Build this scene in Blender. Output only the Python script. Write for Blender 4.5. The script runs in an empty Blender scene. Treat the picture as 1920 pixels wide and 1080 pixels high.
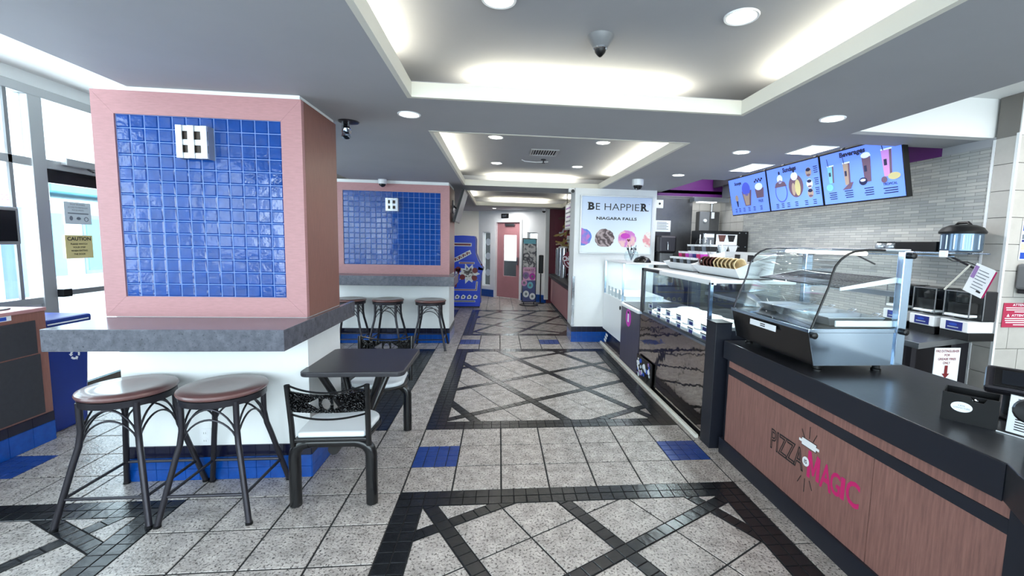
import bpy, bmesh, math, random
from mathutils import Vector, Matrix
from math import pi, sin, cos, radians
random.seed(7)
S = bpy.context.scene
COL = S.collection
T = 0.31                                   # one floor tile, metres

# ------------------------------------------------------------------ camera
def make_camera():
    rx, ry, rz = 0.0991121, -0.1012219, 0.0227888
    cx, sx, cy, sy, cz, sz = cos(rx), sin(rx), cos(ry), sin(ry), cos(rz), sin(rz)
    Rx = Matrix(((1, 0, 0), (0, cx, -sx), (0, sx, cx)))
    Ry = Matrix(((cy, 0, sy), (0, 1, 0), (-sy, 0, cy)))
    Rz = Matrix(((cz, -sz, 0), (sz, cz, 0), (0, 0, 1)))
    R = Rz @ Rx @ Ry
    w = [Vector((R[i][0], R[i][2], -R[i][1])) for i in range(3)]   # right, down, forward
    cam = bpy.data.cameras.new('camera')
    ob = bpy.data.objects.new('camera', cam)
    COL.objects.link(ob)
    X, Yv, Zv = w[0], -w[1], -w[2]
    loc = Vector((0.58737, -2.68488, 1.56624))
    ob.matrix_world = Matrix(((X.x, Yv.x, Zv.x, loc.x), (X.y, Yv.y, Zv.y, loc.y), (X.z, Yv.z, Zv.z, loc.z), (0, 0, 0, 1)))
    cam.sensor_width = 36.0
    cam.lens = 36.0 * 829.683 / 1920
    cam.shift_x = -58.764 / 1920
    cam.shift_y = -2.549 / 1920
    cam.clip_start = 0.05
    cam.clip_end = 200
    S.camera = ob
make_camera()

# ------------------------------------------------------------------ world, daylight, exposure
S.view_settings.view_transform = 'Standard'
S.view_settings.look = 'None'
S.view_settings.gamma = 1.0
S.view_settings.exposure = 0.6
S.view_settings.use_curve_mapping = False
S.cycles.max_bounces = 8
S.cycles.diffuse_bounces = 4
S.cycles.glossy_bounces = 4
S.cycles.transmission_bounces = 8
S.cycles.transparent_max_bounces = 16
S.cycles.caustics_reflective = False
S.cycles.caustics_refractive = False
S.cycles.sample_clamp_indirect = 4.0

W = bpy.data.worlds.new('sky')
S.world = W
W.use_nodes = True
bg = W.node_tree.nodes['Background']
bg.inputs['Color'].default_value = (0.80, 0.92, 1.0, 1)
bg.inputs['Strength'].default_value = 3.5

def area(name, loc, rot, sx, sy, power, color=(1, 1, 1), spread=None):
    l = bpy.data.lights.new(name, 'AREA')
    l.shape = 'RECTANGLE'
    l.size, l.size_y = sx, sy
    l.energy = power
    l.color = color
    if spread: l.spread = spread
    o = bpy.data.objects.new(name, l)
    COL.objects.link(o)
    o.location = loc
    o.rotation_euler = rot
    return o
# daylight: the glazed left front and the glazed wall behind the camera
area('daylight_left', (-3.75, 0.6, 1.75), (0, -pi / 2, 0), 2.3, 6.5, 150, (0.80, 0.92, 1.0))
area('daylight_behind', (1.05, -4.95, 1.5), (pi / 2, 0, 0), 8.7, 2.2, 235, (0.88, 0.95, 1.0))
sun = bpy.data.lights.new('sun', 'SUN')
sun.energy = 9.0
sun.angle = 0.01
sun.color = (1.0, 0.97, 0.9)
so = bpy.data.objects.new('sun', sun)
COL.objects.link(so)
so.rotation_euler = (radians(28), radians(-20), 0)
# lights added for unseen kitchen and order-point lamps, and the lit freezer cabinets
area('kitchen_light', (3.86, 2.2, 2.9), (0, 0, 0), .6, 2.4, 26, (.97, 1.0, 1.0))
area('kitchen_light', (3.7, 3.7, 2.9), (0, 0, 0), .6, .8, 8, (.97, 1.0, 1.0))
area('order_point_light', (4.4, -1.2, 2.66), (0, 0, 0), 1.4, 1.6, 26, (1.0, .98, .95))
area('display_case_light', (2.66, 0, 1.53), (0, 0, 0), .04, .6, 2.5, (.9, .97, 1.0))
area('freezer_light', (2.42, 1.5, 1.265), (0, 0, 0), .05, 1.4, 13, (.85, .97, 1.0))
area('freezer_light', (2.42, 3.6, 1.295), (0, 0, 0), .05, .8, 4, (.9, .98, 1.0))
area('corridor_fill', (.6, 9.0, 2.38), (0, 0, 0), .8, .5, 14)  # fill added to brighten the end wall, no fitting there

# ------------------------------------------------------------------ materials
def lin(c):
    c = c / 255.0
    return c / 12.92 if c <= 0.04045 else ((c + 0.055) / 1.055) ** 2.4
def rgb(r, g, b): return (lin(r), lin(g), lin(b), 1)
MATS = {}
def mat(name, col, rough=0.5, metal=0.0, spec=0.5, var=0.0, vscale=8, bump=0.0, bscale=60, emit=0, grain=None, coat=0.0, speck=None):
    m = bpy.data.materials.new(name)
    m.use_nodes = True
    nt = m.node_tree
    N, L = nt.nodes, nt.links
    P = N['Principled BSDF']
    c = rgb(*col)
    P.inputs['Base Color'].default_value = c
    P.inputs['Roughness'].default_value = rough
    P.inputs['Metallic'].default_value = metal
    P.inputs['Specular IOR Level'].default_value = spec
    P.inputs['Coat Weight'].default_value = coat
    P.inputs['Coat Roughness'].default_value = 0.08
    geo = None
    if var or bump or grain or speck:
        geo = N.new('ShaderNodeNewGeometry')
        src = geo.outputs['Position']
    last = None
    if grain:                                       # stretched along one axis
        mp = N.new('ShaderNodeMapping')
        mp.inputs['Scale'].default_value = grain
        L.new(src, mp.inputs['Vector'])
        src = mp.outputs['Vector']
    if var:
        nz = N.new('ShaderNodeTexNoise')
        nz.inputs['Scale'].default_value = vscale
        nz.inputs['Detail'].default_value = 6
        nz.inputs['Roughness'].default_value = 0.65
        L.new(src, nz.inputs['Vector'])
        cr = N.new('ShaderNodeValToRGB')
        cr.color_ramp.elements[0].position = 0.3
        cr.color_ramp.elements[1].position = 0.72
        cr.color_ramp.elements[0].color = tuple(x * (1 - var) for x in c[:3]) + (1,)
        cr.color_ramp.elements[1].color = tuple(min(1, x * (1 + var)) for x in c[:3]) + (1,)
        L.new(nz.outputs['Fac'], cr.inputs['Fac'])
        last = cr.outputs['Color']
    if speck:                                       # (scale, threshold, colour)
        nz = N.new('ShaderNodeTexNoise')
        nz.inputs['Scale'].default_value = speck[0]
        nz.inputs['Detail'].default_value = 5
        nz.inputs['Roughness'].default_value = 0.7
        L.new(src, nz.inputs['Vector'])
        cr = N.new('ShaderNodeValToRGB')
        cr.color_ramp.elements[0].position = speck[1] - 0.03
        cr.color_ramp.elements[1].position = speck[1] + 0.06
        cr.color_ramp.elements[0].color = (1, 1, 1, 1)
        cr.color_ramp.elements[1].color = (0, 0, 0, 1)
        L.new(nz.outputs['Fac'], cr.inputs['Fac'])
        mx = N.new('ShaderNodeMix')
        mx.data_type = 'RGBA'
        L.new(cr.outputs['Color'], mx.inputs['Factor'])
        if last: L.new(last, mx.inputs['A'])
        else: mx.inputs['A'].default_value = c
        mx.inputs['B'].default_value = rgb(*speck[2])
        last = mx.outputs['Result']
    if last: L.new(last, P.inputs['Base Color'])
    if bump:
        nz = N.new('ShaderNodeTexNoise')
        nz.inputs['Scale'].default_value = bscale
        nz.inputs['Detail'].default_value = 3
        L.new(src, nz.inputs['Vector'])
        bp = N.new('ShaderNodeBump')
        bp.inputs['Strength'].default_value = bump
        bp.inputs['Distance'].default_value = 0.02
        L.new(nz.outputs['Fac'], bp.inputs['Height'])
        L.new(bp.outputs['Normal'], P.inputs['Normal'])
    if emit:
        P.inputs['Emission Color'].default_value = c
        P.inputs['Emission Strength'].default_value = emit
    MATS[name] = m
    return m

def glass_mat(name, tint=(0.93, 0.97, 0.98), refl=1.0):
    m = bpy.data.materials.new(name)
    m.use_nodes = True
    nt = m.node_tree
    N, L = nt.nodes, nt.links
    N.remove(N['Principled BSDF'])
    out = N['Material Output']
    tr = N.new('ShaderNodeBsdfTransparent')
    tr.inputs['Color'].default_value = tint + (1,)
    gl = N.new('ShaderNodeBsdfGlossy')
    gl.inputs['Roughness'].default_value = 0.02
    fr = N.new('ShaderNodeFresnel')
    ge = N.new('ShaderNodeNewGeometry')              # same reflectance from either side of a thin pane
    ior = N.new('ShaderNodeMapRange')
    ior.inputs[3].default_value = 1.5
    ior.inputs[4].default_value = 1 / 1.5
    L.new(ge.outputs['Backfacing'], ior.inputs[0])
    L.new(ior.outputs[0], fr.inputs['IOR'])
    mul = N.new('ShaderNodeMath')
    mul.operation = 'MULTIPLY'
    mul.inputs[1].default_value = refl
    L.new(fr.outputs['Fac'], mul.inputs[0])
    mx = N.new('ShaderNodeMixShader')
    L.new(mul.outputs[0], mx.inputs['Fac'])
    L.new(tr.outputs[0], mx.inputs[1])
    L.new(gl.outputs[0], mx.inputs[2])
    L.new(mx.outputs[0], out.inputs['Surface'])
    MATS[name] = m
    return m

mat('tile_stone', (172, 164, 159), 0.27, var=0.36, vscale=11, bump=0.3, bscale=60, speck=(78, 0.415, (66, 60, 60)))
mat('grout', (26, 26, 28), 0.9)
mat('tile_dark', (24, 26, 30), 0.24, var=0.3, vscale=20, bump=0.1, bscale=30)
mat('tile_blue_floor', (30, 60, 128), 0.3, var=0.25, vscale=20)
mat('tile_blue', (10, 66, 146), 0.09, spec=0.7, var=0.18, vscale=14, bump=0.14, bscale=14)
mat('grout_blue', (120, 148, 205), 0.7)
mat('tile_blue_base', (12, 72, 156), 0.16, var=0.2, vscale=20)
mat('tile_navy_base', (14, 16, 40), 0.25)
mat('pink_laminate', (178, 130, 132), 0.45, var=0.10, vscale=6, grain=(3, 3, 22))
mat('brown_laminate', (136, 92, 82), 0.38, var=0.14, vscale=6, grain=(18, 18, 2))
mat('counter_wood', (134, 95, 87), 0.45, var=0.3, vscale=7, grain=(14, 14, 0.9))
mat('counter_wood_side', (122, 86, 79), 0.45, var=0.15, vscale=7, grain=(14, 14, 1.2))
mat('stone_counter', (92, 94, 104), 0.2, var=0.35, vscale=22, speck=(70, 0.36, (58, 60, 68)))
mat('white_wall', (236, 238, 238), 0.55, var=0.04, vscale=2)
mat('cream_wall', (236, 230, 214), 0.6)
mat('ceiling_paint', (166, 167, 172), 0.75, var=0.03, vscale=2)
mat('ceiling_white', (232, 233, 232), 0.7)
mat('trim_cream', (226, 223, 212), 0.55)
mat('black_metal', (11, 11, 14), 0.26, spec=0.5)
mat('gun_metal', (52, 50, 56), 0.35, metal=0.6)
mat('black_plastic', (9, 9, 12), 0.4, spec=0.35)
mat('black_laminate', (22, 25, 36), 0.42)
mat('black_top', (40, 41, 46), 0.28, var=0.3, vscale=40)
mat('dark_panel', (46, 46, 52), 0.6, var=0.15, vscale=30)
mat('seat_brown', (104, 72, 70), 0.32, var=0.15, vscale=10, coat=0.3)
mat('seat_white', (222, 228, 232), 0.35)
mat('table_charcoal', (50, 49, 54), 0.38, var=0.12, vscale=30)
mat('chrome', (205, 210, 216), 0.12, metal=1.0)
mat('steel', (172, 178, 186), 0.28, metal=1.0, bump=0.03, bscale=30)
mat('steel_polished', (190, 212, 236), 0.13, metal=1.0)  # blue tint puts a bluish reflection into the metal colour
mat('steel_dark', (92, 92, 94), 0.35, metal=0.8, var=0.2, vscale=3)
mat('mirror_panel', (176, 170, 168), 0.05, metal=1.0, bump=0.35, bscale=2.6)
mat('aluminium', (186, 188, 190), 0.35, metal=0.6)
mat('white_plastic', (238, 240, 242), 0.35)
mat('grey_plastic', (120, 122, 126), 0.4)
mat('paper', (240, 243, 248), 0.7)
mat('paper_yellow', (206, 192, 138), 0.7)
mat('paper_grey', (196, 206, 214), 0.7)
mat('ink', (16, 16, 20), 0.6)
mat('ink_red', (120, 20, 28), 0.6)
mat('ink_grey', (110, 118, 130), 0.6)
mat('blue_plastic', (16, 46, 128), 0.4, var=0.1, vscale=4)
mat('arcade_blue', (10, 66, 220), 0.35)
mat('arcade_red', (120, 14, 30), 0.4)
mat('purple_paint', (88, 16, 104), 0.5)
mat('purple_panel', (70, 66, 84), 0.40, var=0.15, vscale=5, grain=(12, 12, 0.8))
mat('magenta', (198, 52, 180), 0.5)
mat('pink_print', (196, 30, 104), 0.5)
mat('maroon', (106, 16, 46), 0.5, var=0.06, vscale=3)
mat('red_sign', (178, 42, 78), 0.5)
mat('blue_sign', (26, 72, 176), 0.5)
mat('tile_beige', (188, 184, 178), 0.4, var=0.08, vscale=7)
mat('grout_beige', (120, 116, 112), 0.8)
mat('pink_door', (176, 124, 128), 0.45, var=0.06, vscale=4)
mat('waffle', (228, 208, 168), 0.7, var=0.2, vscale=60)
mat('waffle_dark', (104, 66, 60), 0.7, var=0.2, vscale=60)
mat('gold_print', (196, 168, 96), 0.5, var=0.4, vscale=30)
mat('pan_metal', (186, 192, 200), 0.3, metal=0.85)
mat('display_blue', (20, 34, 120), 0.3)
mat('screen_dark', (22, 24, 30), 0.15)
mat('pot_glass', (90, 110, 130), 0.12, metal=0.5)
mat('asphalt', (206, 208, 210), 0.9, var=0.06, vscale=2)
mat('facade', (226, 230, 232), 0.8, var=0.04, vscale=1)
mat('facade_cyan', (120, 196, 214), 0.5)
mat('facade_blue', (140, 160, 210), 0.5)
mat('sign_lilac', (150, 118, 176), 0.6)
mat('leaf', (60, 96, 50), 0.7, var=0.3, vscale=5)
mat('lamp_glow', (255, 252, 245), 0.5, emit=14)
mat('panel_glow', (246, 250, 255), 0.5, emit=5)
mat('sconce_glow', (255, 246, 228), 0.5, emit=2.2)
mat('sconce_brown', (70, 62, 56), 0.3, metal=0.6)
mat('sconce_band', (224, 226, 228), 0.22, metal=0.7)
mat('screen_glow', (92, 126, 232), 0.3, emit=0.62)
mat('screen_ink', (20, 26, 60), 0.4, emit=0.5)
mat('screen_white', (180, 200, 250), 0.4, emit=0.7)
mat('screen_tan', (140, 124, 112), 0.4, emit=0.5)
mat('screen_brown', (84, 66, 84), 0.4, emit=0.6)
mat('screen_pink', (164, 116, 186), 0.4, emit=0.6)
mat('screen_green', (96, 160, 176), 0.4, emit=0.55)
mat('screen_blue', (64, 80, 190), 0.4, emit=0.5)
mat('screen_yellow', (156, 152, 110), 0.4, emit=0.55)
glass_mat('glass')
glass_mat('glass_case', (0.965, 0.995, 1.0), 0.7)

# poster print: pale sky to white, as printed
def poster_mat():
    m = mat('poster_sky', (226, 238, 250), 0.4)
    nt = m.node_tree; N, L = nt.nodes, nt.links
    g = N.new('ShaderNodeNewGeometry'); s = N.new('ShaderNodeSeparateXYZ')
    mr = N.new('ShaderNodeMapRange'); mr.inputs[1].default_value = 1.45; mr.inputs[2].default_value = 2.3
    cr = N.new('ShaderNodeValToRGB')
    cr.color_ramp.elements[0].color = rgb(238, 248, 250); cr.color_ramp.elements[1].color = rgb(204, 220, 246)
    L.new(g.outputs['Position'], s.inputs[0]); L.new(s.outputs['Z'], mr.inputs[0]); L.new(mr.outputs[0], cr.inputs[0])
    L.new(cr.outputs[0], N['Principled BSDF'].inputs['Base Color'])
poster_mat()
def scoop_mat(name, c1, c2, sc=14):
    m = mat(name, c1, 0.5)
    nt = m.node_tree; N, L = nt.nodes, nt.links
    g = N.new('ShaderNodeNewGeometry')
    w = N.new('ShaderNodeTexWave'); w.wave_type = 'RINGS'; w.rings_direction = 'SPHERICAL'
    w.inputs['Scale'].default_value = sc; w.inputs['Distortion'].default_value = 9; w.inputs['Detail'].default_value = 3
    w.inputs['Detail Scale'].default_value = 2.0
    cr = N.new('ShaderNodeValToRGB'); cr.color_ramp.elements[0].color = rgb(*c1); cr.color_ramp.elements[1].color = rgb(*c2)
    L.new(g.outputs['Position'], w.inputs['Vector']); L.new(w.outputs['Fac'], cr.inputs[0])
    L.new(cr.outputs[0], N['Principled BSDF'].inputs['Base Color'])
scoop_mat('scoop_blue', (70, 130, 214), (200, 120, 200), 3)
scoop_mat('scoop_brown', (66, 48, 52), (176, 158, 158), 5)
scoop_mat('scoop_pink', (206, 120, 196), (238, 196, 190), 3)
scoop_mat('scoop_white', (226, 150, 156), (238, 232, 224), 4)
scoop_mat('art_white', (60, 50, 54), (240, 240, 240), 5)
scoop_mat('banner_art', (60, 56, 70), (230, 226, 226), 4)
scoop_mat('pink_art', (210, 140, 200), (240, 190, 220), 4)
def mosaic_mat():
    m = mat('mosaic', (172, 172, 170), 0.22)
    nt = m.node_tree; N, L = nt.nodes, nt.links
    g = N.new('ShaderNodeNewGeometry'); s = N.new('ShaderNodeSeparateXYZ'); c = N.new('ShaderNodeCombineXYZ')
    L.new(g.outputs['Position'], s.inputs[0]); L.new(s.outputs['Y'], c.inputs['X']); L.new(s.outputs['Z'], c.inputs['Y'])
    b = N.new('ShaderNodeTexBrick')
    b.inputs['Scale'].default_value = 1.0; b.inputs['Brick Width'].default_value = 0.15; b.inputs['Row Height'].default_value = 0.026
    b.inputs['Mortar Size'].default_value = 0.0016; b.inputs['Color1'].default_value = rgb(188, 188, 184); b.inputs['Color2'].default_value = rgb(160, 162, 162)
    b.inputs['Mortar'].default_value = rgb(128, 128, 126)
    L.new(c.outputs[0], b.inputs['Vector']); L.new(b.outputs['Color'], N['Principled BSDF'].inputs['Base Color'])
    bp = N.new('ShaderNodeBump'); bp.inputs['Strength'].default_value = 0.5; bp.inputs['Distance'].default_value = 0.004
    L.new(b.outputs['Fac'], bp.inputs['Height']); bp.invert = True
    L.new(bp.outputs['Normal'], N['Principled BSDF'].inputs['Normal'])
mosaic_mat()

# ------------------------------------------------------------------ builders
ORI = {}
class B:
    """collects shapes in world coordinates; build() links them as one mesh object"""
    def __init__(s): s.v, s.f = [], []
    def add(s, vs, fs):
        n = len(s.v)
        s.v += [tuple(v) for v in vs]
        s.f += [tuple(i + n for i in f) for f in fs]
        return s
    def box(s, x0, x1, y0, y1, z0, z1):
        if x0 > x1: x0, x1 = x1, x0
        if y0 > y1: y0, y1 = y1, y0
        if z0 > z1: z0, z1 = z1, z0
        return s.add([(x, y, z) for z in (z0, z1) for y in (y0, y1) for x in (x0, x1)],
                     [(0, 2, 3, 1), (4, 5, 7, 6), (0, 1, 5, 4), (2, 6, 7, 3), (0, 4, 6, 2), (1, 3, 7, 5)])
    def prism(s, pts, off):
        """pts: loop of 3-D points; off: extrusion vector"""
        n = len(pts)
        a = [Vector(p) for p in pts]
        b = [p + Vector(off) for p in a]
        fs = [tuple(range(n))[::-1], tuple(range(n, 2 * n))]
        fs += [(i, (i + 1) % n, n + (i + 1) % n, n + i) for i in range(n)]
        return s.add(a + b, fs)
    def ring(s, c, ax, r, n, ref=None):
        ax = Vector(ax).normalized()
        u = ax.orthogonal().normalized() if ref is None else (Vector(ref) - ax * Vector(ref).dot(ax)).normalized()
        w = ax.cross(u)
        return [Vector(c) + (u * cos(2 * pi * i / n) + w * sin(2 * pi * i / n)) * r for i in range(n)]
    def tube(s, path, r, n=10, closed=False, cap=True):
        P = [Vector(p) for p in path]
        R = r if isinstance(r, (list, tuple)) else [r] * len(P)
        m = len(P)
        ref = None
        rings = []
        for i in range(m):
            a = P[(i - 1) % m] if (i > 0 or closed) else P[i]
            b = P[(i + 1) % m] if (i < m - 1 or closed) else P[i]
            d = (b - a).normalized()
            if ref is None: ref = d.orthogonal().normalized()
            ref = (ref - d * ref.dot(d))
            ref = ref.normalized() if ref.length > 1e-5 else d.orthogonal().normalized()
            rings.append(s.ring(P[i], d, R[i], n, ref))
        vs = [v for rg in rings for v in rg]
        fs = []
        for i in range(m - 1 + (1 if closed else 0)):
            j = (i + 1) % m
            fs += [(i * n + k, i * n + (k + 1) % n, j * n + (k + 1) % n, j * n + k) for k in range(n)]
        if cap and not closed:
            fs += [tuple(range(n))[::-1], tuple(range((m - 1) * n, m * n))]
        return s.add(vs, fs)
    def lathe(s, c, prof, n=24, axis=(0, 0, 1), cap=True):
        """prof: list of (radius, distance along axis)"""
        ax = Vector(axis).normalized()
        ref = ax.orthogonal()
        vs, fs = [], []
        for r, h in prof:
            vs += s.ring(Vector(c) + ax * h, ax, max(r, 1e-4), n, ref)
        m = len(prof)
        for i in range(m - 1):
            fs += [(i * n + k, i * n + (k + 1) % n, (i + 1) * n + (k + 1) % n, (i + 1) * n + k) for k in range(n)]
        if cap: fs += [tuple(range(n))[::-1], tuple(range((m - 1) * n, m * n))]
        return s.add(vs, fs)
    def build(s, name, m, parent=None, smooth=False, bevel=0, kind=None, segs=2):
        me = bpy.data.meshes.new(name)
        o0 = ORI.get(parent.name, Vector()) if parent else Vector()
        me.from_pydata([tuple(Vector(v) - o0) for v in s.v], [], s.f)
        bm = bmesh.new(); bm.from_mesh(me)
        bmesh.ops.recalc_face_normals(bm, faces=bm.faces)
        bm.to_mesh(me); bm.free()
        me.update()
        me.materials.append(MATS[m])
        o = bpy.data.objects.new(name, me)
        COL.objects.link(o)
        if parent:
            o.parent = parent
            ORI[o.name] = o0
        else: ORI[o.name] = Vector()
        if smooth:
            for p in me.polygons: p.use_smooth = True
            me.set_sharp_from_angle(angle=radians(38))
        if bevel:
            md = o.modifiers.new('bevel', 'BEVEL')
            md.width = bevel; md.segments = segs; md.limit_method = 'ANGLE'; md.angle_limit = radians(40)
        if kind: o['kind'] = kind
        return o
def thing(name, label, cat, loc=(0, 0, 0), group=None):
    o = bpy.data.objects.new(name, None)
    o.empty_display_size = 0.05
    COL.objects.link(o)
    o.location = loc
    ORI[o.name] = Vector(loc)
    o['label'] = label; o['category'] = cat
    if group: o['group'] = group
    return o
def tag(o, label, cat, group=None):
    o['label'] = label; o['category'] = cat
    if group: o['group'] = group
    return o
def struct(o):
    o['kind'] = 'structure'
    return o
def copy_tree(o, parent=None):
    c = o.copy(); COL.objects.link(c)
    if parent: c.parent = parent
    for ch in list(o.children): copy_tree(ch, c)
    return c
def bx(name, m, x0, x1, y0, y1, z0, z1, parent=None, bevel=0, **k):
    return B().box(x0, x1, y0, y1, z0, z1).build(name, m, parent, bevel=bevel, **k)
def arc(c, r, a0, a1, n, u, w):
    return [Vector(c) + Vector(u) * r * cos(a0 + (a1 - a0) * i / n) + Vector(w) * r * sin(a0 + (a1 - a0) * i / n) for i in range(n + 1)]
def text(parent, s, c, u, w, width, height, m, bold=0.0, outline=0.0, name='lettering', thick=0.0008):
    """flat lettering: centre c, reading direction u, up direction w, fitted to width x height"""
    cu = bpy.data.curves.new('t', 'FONT')
    cu.body = s; cu.align_x = 'CENTER'; cu.resolution_u = 3
    cu.offset = bold
    if outline:
        cu.fill_mode = 'NONE'; cu.bevel_depth = outline; cu.bevel_resolution = 0
    to = bpy.data.objects.new('t', cu)
    COL.objects.link(to)
    dg = bpy.context.evaluated_depsgraph_get()
    me = bpy.data.meshes.new_from_object(to.evaluated_get(dg))
    bpy.data.objects.remove(to); bpy.data.curves.remove(cu)
    co = [v.co.copy() for v in me.vertices]
    x0, x1 = min(p.x for p in co), max(p.x for p in co)
    y0, y1 = min(p.y for p in co), max(p.y for p in co)
    u, w = Vector(u).normalized(), Vector(w).normalized()
    nrm = u.cross(w)
    c = Vector(c)
    b = B()
    vs = [c + u * ((p.x - (x0 + x1) / 2) / (x1 - x0) * width) + w * ((p.y - (y0 + y1) / 2) / (y1 - y0) * height) + nrm * (p.z * 0.05 + thick) for p in co]
    b.add(vs, [tuple(p.vertices) for p in me.polygons])
    bpy.data.meshes.remove(me)
    return b.build(name, m, parent)
def decal(parent, name, pts, c, u, w, m, off=0.001, thick=0.0015):
    """flat printed or stuck-on shape; pts in metres in the plane u,w about c"""
    u, w = Vector(u).normalized(), Vector(w).normalized()
    n = u.cross(w)
    c = Vector(c) + n * off
    return B().prism([c + u * a + w * b for a, b in pts], n * thick).build(name, m, parent)
def ell(rx, ry, n=20, cx=0, cy=0):
    return [(cx + rx * cos(2 * pi * i / n), cy + ry * sin(2 * pi * i / n)) for i in range(n)]
def rect(x0, x1, y0, y1): return [(x0, y0), (x1, y0), (x1, y1), (x0, y1)]
# ================================================================== FLOOR
def clip(poly, x0, x1, y0, y1):
    for ax, val, sg in ((0, x0, 1), (0, x1, -1), (1, y0, 1), (1, y1, -1)):
        out = []
        for i in range(len(poly)):
            a, b = poly[i - 1], poly[i]
            da, db = (a[ax] - val) * sg, (b[ax] - val) * sg
            if (da >= 0) != (db >= 0):
                t = da / (da - db)
                out.append((a[0] + (b[0] - a[0]) * t, a[1] + (b[1] - a[1]) * t))
            if db >= 0: out.append(b)
        poly = out
        if len(poly) < 3: return []
    return poly
def parea(p): return abs(sum(p[i - 1][0] * p[i][1] - p[i][0] * p[i - 1][1] for i in range(len(p)))) / 2
def shrink(p, d):
    """move every edge of a convex loop inwards by d"""
    if sum(p[i - 1][0] * p[i][1] - p[i][0] * p[i - 1][1] for i in range(len(p))) < 0: p = p[::-1]
    n = len(p); E_ = []
    for i in range(n):
        a, b = Vector(p[i]), Vector(p[(i + 1) % n])
        t = b - a
        if t.length < 1e-4: continue
        t.normalize(); nn = Vector((-t.y, t.x))
        E_.append((a + nn * d, t))
    out = []; n = len(E_)
    for i in range(n):
        (a, t), (b, r) = E_[i - 1], E_[i]
        den = t.x * r.y - t.y * r.x
        if abs(den) < 1e-5: out.append(tuple(b)); continue
        k = ((b - a).x * r.y - (b - a).y * r.x) / den
        out.append(tuple(a + t * k))
    if len(out) < 3 or parea(out) >= parea(p) or parea(out) < 1e-4: return []
    return out
STONE, MINI, BLUE = [], [], []                         # polygons in tile units
def put(lst, poly, d):
    if len(poly) >= 3 and parea(poly) > 0.002:
        q = shrink(poly, d)
        if q: lst.append(q)
GB, GM = 0.017, 0.008
MATTS = [(0, 7, -9, 0, (4.05, -1.96), 0), (0, 7, 3, 12, (3.88, 8.14), 0), (0, 7, 15, 24, (2.72, 19.93), 1), (-11, -4, -9, 0, (-5.1, -0.99), 1)]
STRIPS = [(-4, -1, 3, 12), (-4, -1, 15, 24)]
BLUES = [(0, 1), (6, 1), (0, 13), (4, 13), (-9, 1)]
def minis(x0, x1, y0, y1, lst=MINI):
    nx, ny = round((x1 - x0) * 4), round((y1 - y0) * 4)
    for i in range(nx):
        for j in range(ny):
            put(lst, rect(x0 + i / 4, x0 + (i + 1) / 4, y0 + j / 4, y0 + (j + 1) / 4), GM)
def inlay(u0, u1, v0, v1, org, flip):
    vis0 = max(v0, -4)
    minis(u0, u0 + .5, vis0, v1); minis(u1 - .5, u1, vis0, v1)
    minis(u0 + .5, u1 - .5, v1 - .5, v1)
    if v0 >= -4: minis(u0 + .5, u1 - .5, v0, v0 + .5)
    P = 2.26
    a = Vector((0.872, 0.489)); b = Vector((0.489, -0.872))
    if flip: a, b = Vector((0.872, -0.489)), Vector((0.489, 0.872))
    q = (u0 + .5, u1 - .5, max(v0 + .5, -4.5), v1 - .5)
    def emit(lst, s0, s1, t0, t1, g):
        pts = [Vector(org) + a * s + b * t for s, t in rect(s0, s1, t0, t1)]
        put(lst, clip([tuple(p) for p in pts], *q), g)
    for i in range(-5, 6):
        for j in range(-5, 6):
            s, t = i * P, j * P
            h = (P - .25) / 2
            emit(MINI, s - .125, s + .125, t - .125, t + .125, GM)
            for k in range(8):
                d0, d1 = .125 + k * 2 * h / 8, .125 + (k + 1) * 2 * h / 8
                emit(MINI, s + d0, s + d1, t - .125, t + .125, GM)
                emit(MINI, s - .125, s + .125, t + d0, t + d1, GM)
            for m in (0, 1):
                for n in (0, 1):
                    emit(STONE, s + .125 + m * h, s + .125 + (m + 1) * h, t + .125 + n * h, t + .125 + (n + 1) * h, GB)
for mt in MATTS: inlay(*mt)
for st in STRIPS: minis(*st)
def inmat(i, j):
    for m in MATTS + STRIPS:
        if m[0] <= i < m[1] and m[2] <= j < m[3]: return True
    return False
for i in range(-13, 9):
    for j in range(-5, 34):
        if inmat(i, j): continue
        if (i, j) in BLUES: minis(i, i + 1, j, j + 1, BLUE); continue
        put(STONE, rect(i, i + 1, j, j + 1), GB)
floor = struct(bx('floor', 'grout', -3.6, 5.6, -5.2, 13.0, -0.12, -0.004))
def hidden(c):
    x, y = c[0] * T, c[1] * T
    return (x > 2.3) or (-1.74 < x < -.64 and .24 < y < .75) or (-1.75 < x < -.2 and 4.15 < y) or (x < -2.75 and y < .88) or (x < -2.8) or y > 10
def score(p):
    cx_, cy_ = sum(a for a, _ in p) / len(p), sum(b for _, b in p) / len(p)
    x, y = cx_ * T, cy_ * T
    dy = y + 2.68488; dx = x - .58737
    if dy < 1.2 or hidden((cx_, cy_)): return 0
    sx = dx / dy
    if sx < -1.45 or sx > 1.1: return 0
    return parea(p) / dy ** 3
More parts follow.
